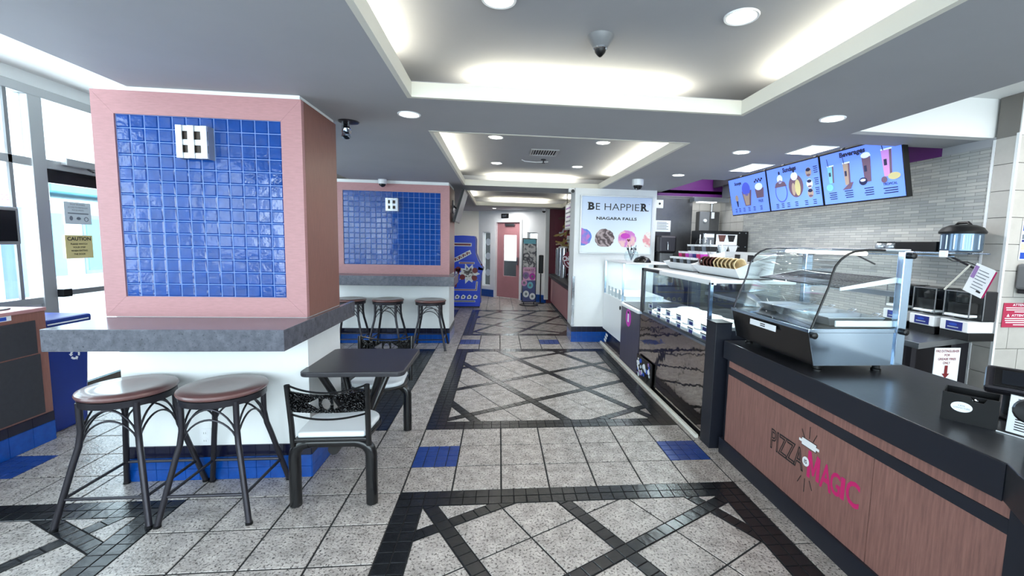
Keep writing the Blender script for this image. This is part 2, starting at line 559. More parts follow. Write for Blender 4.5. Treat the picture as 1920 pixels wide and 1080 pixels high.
def lay(lst, name, m, rest_name, n=300):
    lst.sort(key=score, reverse=True)
    for k, p in enumerate(lst):
        if k < n and score(p) > 0:
            b = B()
            dz = random.uniform(-.0006, .0004)
            c0 = [(x * T, y * T, -.008) for x, y in p]
            top = shrink(p, .006) or p
            if len(top) == len(p):
                nn = len(p)
                vs = c0 + [(x * T, y * T, -.0022 + dz) for x, y in (shrink(p, 1e-6) or p)] + [(x * T, y * T, dz) for x, y in top]
                pp = shrink(p, 1e-6) or p
                if len(pp) == nn:
                    c0 = [(x * T, y * T, -.008) for x, y in pp]
                    vs = c0 + [(x * T, y * T, -.0022 + dz) for x, y in pp] + [(x * T, y * T, dz) for x, y in top]
                fs = [tuple(range(2 * nn, 3 * nn))]
                for r in (0, 1):
                    fs += [(r * nn + q, r * nn + (q + 1) % nn, (r + 1) * nn + (q + 1) % nn, (r + 1) * nn + q) for q in range(nn)]
                b.add(vs, fs)
            else:
                b.prism(c0, (0, 0, .008 + dz))
            b.build(name, m, floor)
    rest = B()
    for k, p in enumerate(lst):
        if not (k < n and score(p) > 0):
            rest.prism([(x * T, y * T, -.008) for x, y in p], (0, 0, .008))
    if rest.v: rest.build(rest_name, m, floor, kind='stuff')
lay(STONE, 'floor_tile', 'tile_stone', 'distant_floor_tiles')
lay(MINI, 'inlay_tile', 'tile_dark', 'distant_inlay_tiles', 230)
lay(BLUE, 'blue_inlay_tile', 'tile_blue_floor', 'distant_blue_inlay_tiles', 64)

# ================================================================== CEILING
ZC = 2.42
XMW = 4.25
H1, H2, H3 = (.05, 2.135, -2.25, .135), (.05, 2.135, .99, 4.31), (.03, 2.1, 5.05, 8.1)
xs = [-1.59, .03, .05, 2.1, 2.135, 3.17, 3.47, 4.35]
ys = [-4.8, -2.25, .135, .37, .745, .99, 2.87, 4.31, 4.42, 5.05, 8.1, 11]
cb = B()
def hole(x, y):
    for h in (H1, H2, H3):
        if h[0] < x < h[1] and h[2] < y < h[3]: return True
    if x > 3.47 and .745 < y < 2.87: return True
    if x > 3.17 and 2.87 < y < 4.42: return True
    if x > 3.17 and y < .37: return True
    return False
for i in range(len(xs) - 1):
    for j in range(len(ys) - 1):
        if not hole((xs[i] + xs[i + 1]) / 2, (ys[j] + ys[j + 1]) / 2):
            cb.box(xs[i], xs[i + 1], ys[j], ys[j + 1], ZC, ZC + .05)
ceil = struct(cb.build('ceiling', 'ceiling_paint'))
# cove recesses: upstand lip and raised panel behind it
def cove(h, n):
    x0, x1, y0, y1 = h
    x0 += .004; x1 -= .004; y0 += .004; y1 -= .004
    e, t, zt = .30, .03, 2.505
    lip = B()
    lip.box(x0 - t, x0, y0 - t, y1 + t, ZC - .002, zt).box(x1, x1 + t, y0 - t, y1 + t, ZC - .002, zt)
    lip.box(x0, x1, y0 - t, y0, ZC - .002, zt).box(x0, x1, y1, y1 + t, ZC - .002, zt)
    struct(lip.build('trim_%d' % n, 'trim_cream'))
    up = B().box(x0 - e, x1 + e, y0 - e, y1 + e, 2.61, 2.64)
    up.box(x0 - e - .03, x0 - e, y0 - e, y1 + e, ZC + .05, 2.64).box(x1 + e, x1 + e + .03, y0 - e, y1 + e, ZC + .05, 2.64)
    up.box(x0 - e, x1 + e, y0 - e - .03, y0 - e, ZC + .05, 2.64).box(x0 - e, x1 + e, y1 + e, y1 + e + .03, ZC + .05, 2.64)
    struct(up.build('ceiling_cove', 'ceiling_paint'))
    xc, yc = (x0 + x1) / 2, (y0 + y1) / 2
    for k, (cx_, cy_, lx, ly) in enumerate(((x0 - .15, yc, .05, (y1 - y0) * .82), (x1 + .15, yc, .05, (y1 - y0) * .82), (xc, y1 + .15, (x1 - x0) * .62, .05), (xc, y0 - .15, (x1 - x0) * .62, .05))):
        area('cove_strip_light', (cx_, cy_, 2.485), (pi, 0, 0), lx, ly, 10.0 * max(lx, ly), (1.0, .95, .74))
cove(H1, 1); cove(H2, 2); cove(H3, 3)
# raised ceilings: by the left windows, over the order point, over the kitchen
struct(bx('ceiling_window_bay', 'ceiling_white', -3.6, -1.55, -4.9, 11, 2.91, 2.96))
struct(bx('trim_4', 'ceiling_white', -1.59, -1.55, -4.8, 11, ZC + .05, 2.91))
struct(bx('ceiling_order_point', 'ceiling_white', 3.1, 5.6, -4.8, .45, 2.70, 2.74))
struct(bx('trim_5', 'ceiling_white', 3.17, 5.6, .366, .45, ZC - .001, 2.70))
struct(bx('trim_6', 'ceiling_white', 3.12, 3.17, -4.8, .45, ZC + .05, 2.70))
struct(bx('ceiling_kitchen', 'ceiling_white', 3.1, 4.4, .7, 4.5, 2.95, 3.0))
struct(bx('trim_7', 'ceiling_paint', 3.42, 3.472, .70, 2.92, ZC + .05, 2.95))
struct(bx('trim_8', 'ceiling_paint', 3.472, 4.35, .70, .749, ZC + .05, 2.95))
struct(bx('trim_9', 'purple_paint', 3.12, 4.25, 4.42, 4.455, 2.37, 2.95))
struct(bx('trim_10', 'aluminium', 3.05, 4.25, 4.39, 4.455, 2.335, 2.37))
struct(bx('trim_11', 'purple_paint', XMW - .006, XMW + .1, .745, 1.35, 2.355, 2.95))
struct(bx('trim_15', 'ceiling_paint', XMW - .004, XMW + .1, 1.352, 4.42, 2.355, 2.95))
struct(bx('trim_12', 'ceiling_paint', 3.12, 3.172, 2.92, 4.42, ZC + .05, 2.95))

# ================================================================== WALLS
wl = B()
wl.box(-3.62, -3.42, -4.8, 1.64, 0, .93)
wl.box(-3.62, -3.42, 3.0, 10.4, 0, 2.91)
wl.box(-3.62, -3.42, -4.8, 3.0, 2.80, 2.91)
struct(wl.build('wall_left', 'white_wall'))
struct(B().box(-3.52, -1.1, 10.25, 10.4, 0, 2.95).box(-1.1, .03, 10.25, 10.4, 0, 2.5).build('wall_back', 'cream_wall'))
# storefront window and door (x = -3.45)
XW = -3.45
w1 = B()
w1.box(XW - .05, XW + .05, -4.8, 1.64, .93, .99).box(XW - .05, XW + .05, -4.8, 3.0, 2.72, 2.80)
w1.box(XW - .05, XW + .05, -4.8, 1.64, 2.12, 2.19)
for y in (-4.75, -3.2, -1.6, 0.0): w1.box(XW - .05, XW + .05, y - .04, y + .04, .99, 2.72)
w1.box(XW - .06, XW + .06, 1.60, 1.72, 0, 2.72)
win = struct(w1.build('window_1', 'aluminium', bevel=.004))
for a, b in ((-4.71, -3.24), (-3.16, -1.64), (-1.56, -.04), (.04, 1.60)):
    bx('pane', 'glass', XW - .006, XW + .006, a, b, .99, 2.12, win)
    bx('transom_pane', 'glass', XW - .006, XW + .006, a, b, 2.19, 2.72, win)
bx('inner_mullion', 'grey_plastic', XW + .03, XW + .05, 1.42, 1.45, .99, 2.72, win)
d1 = B()
d1.box(XW - .05, XW + .05, 1.72, 2.96, 2.12, 2.20).box(XW - .05, XW + .05, 2.9, 3.0, 0, 2.72)
dr = struct(d1.build('door_1', 'aluminium', bevel=.004))
bx('transom_pane', 'glass', XW - .006, XW + .006, 1.72, 2.9, 2.20, 2.72, dr)
bx('door_top_rail', 'black_metal', XW - .02, XW + .03, 1.74, 2.9, 2.0, 2.12, dr)
bx('door_pane', 'glass', XW - .006, XW + .006, 1.74, 2.9, .10, 2.0, dr)
bx('door_bottom_rail', 'black_metal', XW - .02, XW + .03, 1.74, 2.9, 0.02, .10, dr)
pb = bx('push_bar', 'grey_plastic', XW + .05, XW + .10, 1.75, 2.85, .985, 1.035, dr, bevel=.006)
bx('push_bar_end', 'black_plastic', XW + .02, XW + .11, 1.72, 1.80, .975, 1.045, pb)
B().tube([(XW + .03, 2.25, 1.06), (XW + .075, 2.25, 1.07), (XW + .075, 2.25, 1.2), (XW + .03, 2.25, 1.21)], .01).tube([(XW + .03, 2.25, .96), (XW + .075, 2.25, .95), (XW + .075, 2.25, .82), (XW + .03, 2.25, .81)], .01).build('pull_handle', 'steel', dr, smooth=True)
cl = bx('door_closer', 'aluminium', XW + .03, XW + .10, 1.86, 2.2, 2.17, 2.235, dr, bevel=.006)
B().tube([(XW + .07, 2.1, 2.17), (XW + .2, 2.0, 2.13), (XW + .05, 2.5, 2.09)], .008).build('closer_arm', 'gun_metal', cl)
# glazing behind the camera
YB = -4.8
w2 = B()
w2.box(-3.5, 5.6, YB - .05, YB + .05, 0, .45).box(-3.5, 5.6, YB - .05, YB + .05, 2.5, 2.95)
for x in (-3.45, -2.2, -.95, .3, 1.55, 2.8, 4.1, 5.4): w2.box(x - .05, x + .05, YB - .05, YB + .05, .45, 2.5)
win2 = struct(w2.build('window_2', 'aluminium'))
for a, b in ((-3.4, -2.25), (-2.15, -1.0), (-.9, .25), (.35, 1.5), (1.6, 2.75), (2.85, 4.05), (4.15, 5.35)):
    bx('pane', 'glass', a, b, YB - .006, YB + .006, .45, 2.5, win2)
# angled end wall with a door and two side lights
PA, PB = Vector((0.0, 10.25)), Vector((1.82, 8.72))
du = (PB - PA).normalized(); dn = Vector((du.y, -du.x))          # dn points to the room
LW = (PB - PA).length
def ap(s, d, z): p = PA + du * s + dn * d; return (p.x, p.y, z)
def abox(b, s0, s1, d0, d1, z0, z1):
    vs = [ap(s, d, z) for z in (z0, z1) for d in (d0, d1) for s in (s0, s1)]
    return b.add(vs, [(0, 2, 3, 1), (4, 5, 7, 6), (0, 1, 5, 4), (2, 6, 7, 3), (0, 4, 6, 2), (1, 3, 7, 5)])
DS0, DS1 = .66, 1.50                                              # door opening along the wall
wb = B()
abox(wb, -.02, .16, -.12, 0, 0, 2.5); abox(wb, .44, DS0, -.12, 0, 0, 2.5)
abox(wb, .16, .44, -.12, 0, 0, .30); abox(wb, .16, .44, -.12, 0, 1.83, 2.5)
abox(wb, DS0, DS1, -.12, 0, 2.10, 2.5)
abox(wb, DS1, 1.74, -.12, 0, 0, 2.5); abox(wb, 1.74, 2.06, -.12, 0, 0, .42); abox(wb, 1.74, 2.06, -.12, 0, 1.83, 2.5)
abox(wb, 2.06, LW, -.12, 0, 0, 2.5)
struct(wb.build('wall_end', 'white_wall'))
def sidelight(n, s0, s1, z0):
    f = B()
    for q in ((s0, s0 + .03, z0, 1.83), (s1 - .03, s1, z0, 1.83), (s0 + .03, s1 - .03, z0, z0 + .03), (s0 + .03, s1 - .03, 1.80, 1.83)):
        abox(f, q[0], q[1], -.09, -.05, q[2], q[3])
    f = struct(f.build('window_%d' % n, 'white_wall'))
    p = B(); abox(p, s0 + .03, s1 - .03, -.075, -.065, z0 + .03, 1.80); p.build('pane', 'glass', f)
    return f
s3 = sidelight(3, .16, .44, .30)
sidelight(4, 1.74, 2.06, .42)
for k, z in enumerate((1.55, 1.15, .68)):
    decal(s3, 'round_sticker', ell(.09, .10), ap(.31, -.062, z), (du.x, du.y, 0), (0, 0, 1), 'paper_grey')
fr = B()
abox(fr, DS0 - .07, DS0, -.02, .025, 0, 2.17); abox(fr, DS1, DS1 + .07, -.02, .025, 0, 2.17); abox(fr, DS0, DS1, -.02, .025, 2.10, 2.17)
fr = struct(fr.build('door_2', 'white_wall'))
lf = B()
abox(lf, DS0, DS0 + .22, -.09, -.05, .02, 2.1); abox(lf, DS1 - .16, DS1, -.09, -.05, .02, 2.1)
abox(lf, DS0 + .22, DS1 - .16, -.09, -.05, .02, .62); abox(lf, DS0 + .22, DS1 - .16, -.09, -.05, 1.75, 2.1)
lf.build('door_leaf', 'pink_door', fr)
p = B(); abox(p, DS0 + .22, DS1 - .16, -.075, -.065, .62, 1.75); p.build('door_pane', 'glass', fr)
p = B(); abox(p, DS0 + .3, DS0 + .62, -.05, .0, 2.0, 2.06); p.build('door_closer', 'steel', fr)
p = B(); abox(p, DS1 - .12, DS1 - .08, -.05, -.0, .95, 1.15); p.build('door_handle', 'steel', fr)
bb = B(); abox(bb, -.02, .60, 0, .03, 0, .2); abox(bb, 1.57, LW, 0, .03, 0, .2)
struct(bb.build('baseboard_back', 'tile_blue_base'))
# passage beyond the end door, brightened by an added unseen lamp
struct(B().add([ap(-1.2, -2.2, 0), ap(3, -2.2, 0), ap(3, -2.2, 2.8), ap(-1.2, -2.2, 2.8)], [(0, 1, 2, 3)]).build('wall_passage', 'white_wall'))
q = thing('passage_lamp', 'unseen white ceiling lamp added in the passage beyond the pink door', 'lamp', ap(1.0, -1.2, 2.55))
B().lathe(ap(1.0, -1.2, 2.5), [(.16, 0), (.16, .05)], 20).build('lamp_body', 'panel_glow', q)
area('passage_light', ap(1.0, -1.1, 2.4), (0, 0, 0), .8, .8, 14)
abox(q_ := B(), -.7, 1.1, -1.5, -1.1, 0, .98); tag(q_.build('passage_dark_box', 'dark_panel'), 'dark low box added behind the lower glass of the pink door', 'counter')  # dark box added so the lower door pane reads dark
abox(q_ := B(), -.2, .30, -.5, -.45, 0, 2.2); tag(q_.build('passage_dark_panel', 'dark_panel'), 'dark panel added behind the narrow left side window to darken its glass', 'board')  # dark sheet added to make the narrow side glass look darker
# right end: maroon wall behind the far shop
struct(bx('wall_far_shop', 'maroon', 1.82, 4.0, 8.72, 8.84, 0, 2.5))
struct(bx('trim_13', 'white_wall', 1.76, 1.86, 8.62, 8.72, .1, 2.42))
# kitchen walls
XM, YP, PIY = 4.25, .345, .20
struct(bx('wall_right', 'mosaic', XM, XM + .1, YP, 3.72, 0, 2.355))
struct(bx('trim_14', 'ceiling_paint', XM - .004, XM + .1, YP, .745, 2.355, ZC))
kr = struct(bx('wall_right_tiled', 'grout_beige', XM, XM + .1, 3.72, 4.5, 0, 2.355))
kb = struct(bx('wall_kitchen', 'grout_beige', 3.05, 4.25, 4.46, 4.5, 0, 2.37))
for j in range(11):
    z0 = .15 + j * .2
    for i in range(4): bx('wall_tile', 'tile_beige', XM - .006, XM, 3.725 + i * .185, 3.725 + i * .185 + .181, z0 + .003, z0 + .197, kr)
    for i in range(3): bx('wall_tile', 'tile_beige', 3.70 + i * .184, 3.70 + i * .184 + .18, 4.453, 4.46, z0 + .003, z0 + .197, kb)
# tiled pier on the right, face towards the shop and face towards the camera
pier = struct(bx('wall_pier', 'grout_beige', XM, 5.6, PIY, YP, 0, 2.72))
k = .1935
for j in range(13):
    z0 = 2.405 - (j + 1) * k
    if z0 < 0: break
    bx('wall_tile', 'tile_beige', XM - .007, XM, PIY + .010, YP - .006, z0 + .0025, z0 + k - .0025, pier)
    off = k / 2 if j % 2 else 0
    for i in range(-1, 7):
        a = max(XM + .010, XM + .010 + i * k + off + .002); b = min(XM + .010 + (i + 1) * k + off - .002, 5.55)
        if b - a > .02: bx('wall_tile', 'tile_beige', a, b, PIY - .007, PIY, z0 + .0025, z0 + k - .0025, pier)
bx('upper_wall', 'ceiling_white', XM + .001, 5.6, PIY - .008, PIY, 2.406, 2.69, pier)
B().box(XM - .008, XM + .009, PIY - .010, PIY + .009, 0, 2.42).build('edge_trim', 'white_plastic', pier)
B().box(XM - .010, XM, YP - .005, YP + .012, .5, 2.40).build('edge_trim', 'white_plastic', pier)
struct(bx('wall_side', 'tile_beige', 5.5, 5.6, -4.8, PIY, 0, 2.7))
# column with the poster
CX0, CX1, CY = 1.75, 3.05, 4.18
col = struct(bx('wall_column', 'white_wall', CX0, CX1, CY, 4.62, .25, ZC))
bx('column_core', 'grout_blue', CX0 + .005, CX1 - .005, CY + .005, 4.615, 0, .25, col)
for i in range(16):
    for j in range(3):
        x0 = CX0 + i * .0813
        bx('base_tile', 'tile_navy_base' if j == 2 else 'tile_blue_base', x0 + .001, x0 + .080, CY - .006, CY + .005, j * .083 + .001, j * .083 + .082, col)
for i in range(5):
    for j in range(3):
        y0 = CY + i * .087
        bx('base_tile', 'tile_navy_base' if j == 2 else 'tile_blue_base', CX0 - .006, CX0 + .005, y0 + .001, y0 + .086, j * .083 + .001, j * .083 + .082, col)
B().box(CX0 - .012, CX0 + .03, CY - .012, CY - .003, .26, 1.05).box(CX0 - .012, CX0 - .003, CY - .003, CY + .04, .26, 1.05).build('corner_guard', 'chrome', col)
# rear corridor wall left of the far shop and right enclosure
struct(bx('wall_corridor', 'maroon', 3.6, 3.7, 5.32, 8.72, 0, 2.5))
# outside
struct(bx('ground', 'asphalt', -40, -3.65, -30, 40, -.3, -.06))
struct(bx('ground_front', 'asphalt', -40, 40, -45, -5.3, -.3, -.06))
# ================================================================== TILED PILLARS WITH BAR COUNTERS
def pillar(label, x0, x1, y0, y1, box_z0, box_z1, panel, ncol, nrow, base_h, inset):
    t = thing('pillar', label, 'pillar', (x0, y0, 0))
    X0 = x0 + inset
    bx('plinth_wall', 'white_wall', X0, x1 - .004, y0 + .004, y1, base_h, box_z0, t)
    B().box(X0 + .004, x1 - .008, y0 + .008, y1, 0, base_h).build('base_core', 'grout_blue', t)
    w = .0815; n = int((x1 - X0) / w)
    w = (x1 - X0) / n
    for i in range(n):
        for j in range(3):
            h = base_h / 3
            bx('base_tile', 'tile_navy_base' if j == 2 else 'tile_blue_base', X0 + i * w + .0012, X0 + (i + 1) * w - .0012, y0 - .004, y0 + .008, j * h + .001, (j + 1) * h - .0012, t)
    m = max(3, int((y1 - y0) / .0815)); wy = (y1 - y0) / m
    for i in range(m):
        for j in range(3):
            h = base_h / 3
            bx('base_tile', 'tile_navy_base' if j == 2 else 'tile_blue_base', x1 - .008, x1 + .004, y0 + i * wy + .0012, y0 + (i + 1) * wy - .0012, j * h + .001, (j + 1) * h - .0012, t)
    px0, px1, pz0, pz1 = panel
    bx('box_core', 'grout_blue', x0 + .02, x1 - .02, y0 + .012, y1 - .01, box_z0, box_z1, t)
    # mitred frame boards
    fr = [((x0, box_z0), (x1, box_z0), (px1, pz0), (px0, pz0)), ((x1, box_z0), (x1, box_z1), (px1, pz1), (px1, pz0)),
          ((x1, box_z1), (x0, box_z1), (px0, pz1), (px1, pz1)), ((x0, box_z1), (x0, box_z0), (px0, pz0), (px0, pz1))]
    for f in fr:
        c = [sum(p[0] for p in f) / 4, sum(p[1] for p in f) / 4]
        B().prism([(p[0] + (c[0] - p[0]) * .0008, y0, p[1] + (c[1] - p[1]) * .0008) for p in f], (0, .035, 0)).build('frame_board', 'pink_laminate', t)
    bx('side_panel', 'brown_laminate', x1 - .02, x1, y0 + .036, y1, box_z0, box_z1, t)
    bx('side_panel', 'brown_laminate', x0, x0 + .02, y0 + .036, y1, box_z0, box_z1, t)
    bx('top_collar', 'white_wall', x0 + .012, x1 - .012, y0 + .012, y1 - .01, box_z1, ZC, t)
    tw, th = (px1 - px0) / ncol, (pz1 - pz0) / nrow
    g = .0022
    for i in range(ncol):
        for j in range(nrow):
            xa, xb, za, zb = px0 + i * tw + g, px0 + (i + 1) * tw - g, pz0 + j * th + g, pz0 + (j + 1) * th - g
            # each tile sits a touch out of true, with a cushioned edge
            tx, tz = random.uniform(-.0012, .0012), random.uniform(-.0012, .0012)
            b = B()
            e = .006
            yo, yi = y0 + .012, y0 + .0065
            vs = [(xa, yo, za), (xb, yo, za), (xb, yo, zb), (xa, yo, zb)]
            for sx, sz, x, z in ((-1, -1, xa + e, za + e), (1, -1, xb - e, za + e), (1, 1, xb - e, zb - e), (-1, 1, xa + e, zb - e)):
                vs.append((x, yi + tx * sx * .25 + tz * sz * .25, z))
            b.add(vs, [(4, 5, 6, 7), (0, 1, 5, 4), (1, 2, 6, 5), (2, 3, 7, 6), (3, 0, 4, 7)])
            b.build('wall_tile', 'tile_blue', t)
    return t
pillar('nearest square pillar with a pink frame round a blue tiled panel', -1.785, -.618, .225, .80, 1.06, 2.395, (-1.665, -.739, 1.184, 2.262), 12, 14, .228, .055)
pillar('farther pink framed pillar with a wide blue tiled panel, behind three stools', -1.80, -.155, 4.10, 4.85, 1.05, 2.375, (-1.685, -.287, 1.187, 2.262), 18, 14, .228, .03)
def bar(label, x0, x1, y0, y1, cut_x0, cut_x1, cut_y0, z0, z1):
    # worktop that wraps round the pillar: front strip, right strip, left strip
    b = B()
    b.prism([(x0, y0, z0), (x1, y0, z0), (x1, y1, z0), (cut_x1, y1, z0), (cut_x1, cut_y0, z0), (cut_x0, cut_y0, z0), (x0, cut_y0, z0)], (0, 0, z1 - z0))
    o = b.build('bar_counter', 'stone_counter', bevel=.003)
    return tag(o, label, 'counter', 'thick grey stone bar counters round the pillars')
bar('thick grey stone bar counter round the nearest pillar', -1.785, -.579, -.173, 1.03, -1.77, -.612, .222, .938, 1.058)
bar('thick grey bar counter round the farther pillar', -1.84, -.045, 3.69, 4.36, -1.79, -.15, 4.096, .915, 1.05)
o = thing('power_outlet', 'white double power outlet on the low wall behind the second near stool', 'outlet', (-1.26, .225, .285))
bx('cover_plate', 'white_plastic', -1.295, -1.224, .2215, .2285, .230, .343, o, bevel=.002)
for z in (.262, .312):
    s = B().prism([(-1.26 + a, .2213, z + c) for a, c in ell(.017, .019, 16)], (0, -.002, 0)).build('socket', 'white_plastic', o)
    B().box(-1.267, -1.265, .2188, .2195, z - .006, z + .006).box(-1.255, -1.253, .2188, .2195, z - .006, z + .006).build('slot', 'ink', s)
# wall sconces: woven satin bands round a lit box
def sconce(label, xc, yf, zc, w, h):
    t = thing('wall_sconce', label, 'wall lamp', (xc, yf, zc), 'woven metal wall sconces')
    bx('lamp_box', 'sconce_brown', xc - w / 2 + .01, xc + w / 2 - .01, yf - .05, yf + .006, zc - h / 2 + .004, zc + h / 2 - .004, t)
    for i, a in enumerate((-.5, -.12, .30)):
        bx('upright_band', 'sconce_band', xc + a * w, xc + (a + .20) * w, yf - .066, yf - .058, zc - h / 2, zc + h / 2, t, bevel=.002)
    for i, c in enumerate((.5, .08, -.32)):
        bx('cross_band', 'sconce_band', xc - w / 2, xc + w / 2, yf - .058, yf - .051, zc + c * h - .18 * h, zc + c * h, t, bevel=.002)
    bx('side_cheek', 'aluminium', xc - w / 2, xc - w / 2 + .006, yf - .05, yf + .006, zc - h / 2, zc + h / 2, t)
    bx('side_cheek', 'aluminium', xc + w / 2 - .006, xc + w / 2, yf - .05, yf + .006, zc - h / 2, zc + h / 2, t)
sconce('woven metal wall sconce on the nearest blue tiled panel', -1.212, .2325, 2.107, .17, .19)
sconce('woven metal wall sconce on the farther blue tiled panel', -.98, 4.1075, 2.07, .175, .19)

# ================================================================== BAR STOOLS
STOOLG = 'backless bar stools with round brown seats'
def stool():
    t = thing('bar_stool', 'x', 'stool', (0, 0, 0), STOOLG)
    R = .222
    B().lathe((0, 0, 0), [(.02, .676), (R - .02, .676), (R - .004, .684), (R, .694), (R - .004, .704), (R - .02, .712), (R * .6, .708), (R * .3, .703), (.001, .702)], 40).build('seat', 'seat_brown', t, smooth=True)
    B().lathe((0, 0, 0), [(R - .035, .640), (R - .012, .640), (R - .010, .676), (R - .035, .676)], 36).build('seat_ring', 'gun_metal', t, smooth=True)
    a, f = .142, .232
    for sx in (-1, 1):
        for sy in (-1, 1):
            P = [(a * sx, a * sy, .66), (a * sx * 1.0, a * sy, .50), (a * sx * 1.06, a * sy * 1.06, .42), (a * sx * 1.18, a * sy * 1.18, .34), (f * sx, f * sy, .004)]
            lg = B().tube(P, .0155, 10).build('leg', 'gun_metal', t, smooth=True)
            B().lathe((f * sx, f * sy, 0), [(.019, 0), (.019, .012)], 12).build('foot_cap', 'black_plastic', lg, smooth=True)
    s = .203
    for p, q in (((-s, -s), (s, -s)), ((s, -s), (s, s)), ((s, s), (-s, s)), ((-s, s), (-s, -s))):
        B().tube([(p[0], p[1], .155), (q[0], q[1], .155)], .0085, 8).build('foot_rail', 'gun_metal', t, smooth=True)
    for d in range(4):
        for zlow, ht in ((.44, .115), (.47, .145)):
            P = []
            for i in range(13):
                x = -a + 2 * a * i / 12
                z = zlow + ht * (1 - ((x / a) ** 2)) ** .75
                q = [(x, -a), (a, x), (-x, a), (-a, -x)][d]
                P.append((q[0], q[1], z))
            B().tube(P, .0055, 6).build('arch_wire', 'gun_metal', t, smooth=True)
    return t
st = stool()
spots = [(-1.492, -.025, .0, 'brown topped bar stool at the left end of the nearest bar counter'),
         (-.985, -.03, .0, 'brown topped bar stool beside the white seat, at the nearest bar counter'),
         (-1.53, 3.85, .05, 'bar stool at the far counter, partly hidden behind the nearest pillar'),
         (-1.0, 3.85, -.04, 'middle bar stool of the three at the farther counter'),
         (-.395, 3.82, .03, 'bar stool at the aisle end of the farther counter')]
for i, (x, y, r, lb) in enumerate(spots):
    o = st if i == 0 else copy_tree(st)
    o.location = (x, y, 0); o.rotation_euler.z = r; o['label'] = lb

# ================================================================== TABLE WITH ATTACHED SEATS
def cluster():
    cx_, cy_ = -.36, .41
    t = thing('table_with_seats', 'charcoal table with two attached white seats on a black frame beside the near pillar', 'table', (cx_, cy_, 0))
    x0, x1, y0, y1, z0, z1 = -.635, .0, .10, .72, .705, .738
    r = .05
    pts = []
    for (qx, qy, a0) in ((x1 - r, y0 + r, -pi / 2), (x1 - r, y1 - r, 0), (x0 + r, y1 - r, pi / 2), (x0 + r, y0 + r, pi)):
        pts += [(qx + r * cos(a0 + k * pi / 10), qy + r * sin(a0 + k * pi / 10), z0) for k in range(6)]
    B().prism(pts, (0, 0, z1 - z0)).build('table_top', 'table_charcoal', t, bevel=.008)
    # splayed pedestal
    for sx, sy in ((-1, -1), (1, -1), (-1, 1), (1, 1)):
        B().tube([(cx_ + sx * .05, cy_ + sy * .05, .33), (cx_ + sx * .19, cy_ + sy * .19, .70)], .024, 10).build('pedestal_strut', 'black_metal', t, smooth=True)
    bx('top_bracket', 'black_metal', cx_ - .22, cx_ + .22, cy_ - .03, cy_ + .03, .685, .705, t)
    B().tube([(cx_, -.10, .335), (cx_, .92, .335)], .032, 12).build('beam', 'black_metal', t, smooth=True)
    for s in (-1, 1):
        yl = cy_ + s * .515
        xl, xr = cx_ - .215, cx_ + .215
        P = [(xl, yl, 0.005), (xl, yl, .30)] + [(xl + .085 - .085 * cos(k * pi / 12), yl, .30 + .085 * sin(k * pi / 12)) for k in range(1, 7)]
        B().tube(P, .033, 14).build('leg', 'black_metal', t, smooth=True)
        P = [(2 * cx_ - p[0], p[1], p[2]) for p in P]
        B().tube(P, .033, 14).build('leg', 'black_metal', t, smooth=True)
        B().tube([(xl + .08, yl, .385), (xr - .08, yl, .385)], .030, 12).build('cross_bar', 'black_metal', t, smooth=True)
        yb, yf = cy_ + s * .60, cy_ + s * .22            # back edge and front edge of the seat
        q = cx_ + .02
        def outline(gr, z):
            w = .205 + gr
            o_ = [(q - w * .92, yb + s * gr, z), (q + w * .92, yb + s * gr, z)]
            o_ += [(q + w * cos(k * pi / 16) if k else q + w, yf + s * .14 - s * (.14 + gr) * sin(k * pi / 16), z) for k in range(0, 17)]
            return o_
        B().prism(outline(.008, .425), (0, 0, .02)).build('seat_pan', 'black_metal', t, bevel=.004)
        B().prism(outline(-.004, .445), (0, 0, .034)).build('seat', 'seat_white', t, bevel=.014, segs=3)
        B().tube([(q, cy_ + s * .5, .37), (q, cy_ + s * .42, .43)], .03, 10).build('seat_post', 'black_metal', t, smooth=True)
        # backrest
        for sx in (-1, 1):
            B().tube([(q + sx * .205, yb - s * .005, .40), (q + sx * .205, yb + s * .005, .52), (q + sx * .21, yb + s * .035, .765)], .0155, 10).build('back_post', 'black_metal', t, smooth=True)
        nx, nz = 110, 30
        def bp(i, j):
            a = -1 + 2 * i / nx
            top = .735 - .018 * (1 - a * a) + 0
            bot = .612 + .0 * a
            z = bot + (top - bot) * j / nz
            return (q + a * .205, yb + s * (.012 + (z - .55) * .12 + .028 * (1 - a * a)), z)
        b = B()
        def solid(i, j):
            a, h = -1 + 2 * (i + .5) / nx, (j + .5) / nz
            if (a / .12) ** 2 + ((h - .5) / .32) ** 2 < 1: return False
            for sg in (-1, 1):
                d = a * sg
                if .19 < d < .48 and abs(h - .5) < .34 * (1 - (d - .19) / .30): return False
            return True
        for i in range(nx):
            for j in range(nz):
                if solid(i, j): b.add([bp(i, j), bp(i + 1, j), bp(i + 1, j + 1), bp(i, j + 1)], [(0, 1, 2, 3)])
        bk = b.build('backrest', 'black_metal', t, smooth=True)
        bm = bmesh.new(); bm.from_mesh(bk.data); bmesh.ops.remove_doubles(bm, verts=bm.verts, dist=1e-5); bm.to_mesh(bk.data); bm.free()
        md = bk.modifiers.new('thick', 'SOLIDIFY'); md.thickness = .012; md.offset = 0
        P = [(q + a * .205, yb + s * (.012 + .02 + .028 * (1 - a * a)), .762 - .035 * (1 - a * a)) for a in [-1 + k / 8 for k in range(17)]]
        B().tube(P, .006, 6).build('back_wire', 'black_metal', t, smooth=True)
        P = [(q + a * .2, yb + s * (.012 + .028 * (1 - a * a)), .592 - .022 * (1 - a * a)) for a in [-1 + k / 8 for k in range(17)]]
        B().tube(P, .006, 6).build('back_wire', 'black_metal', t, smooth=True)
cluster()

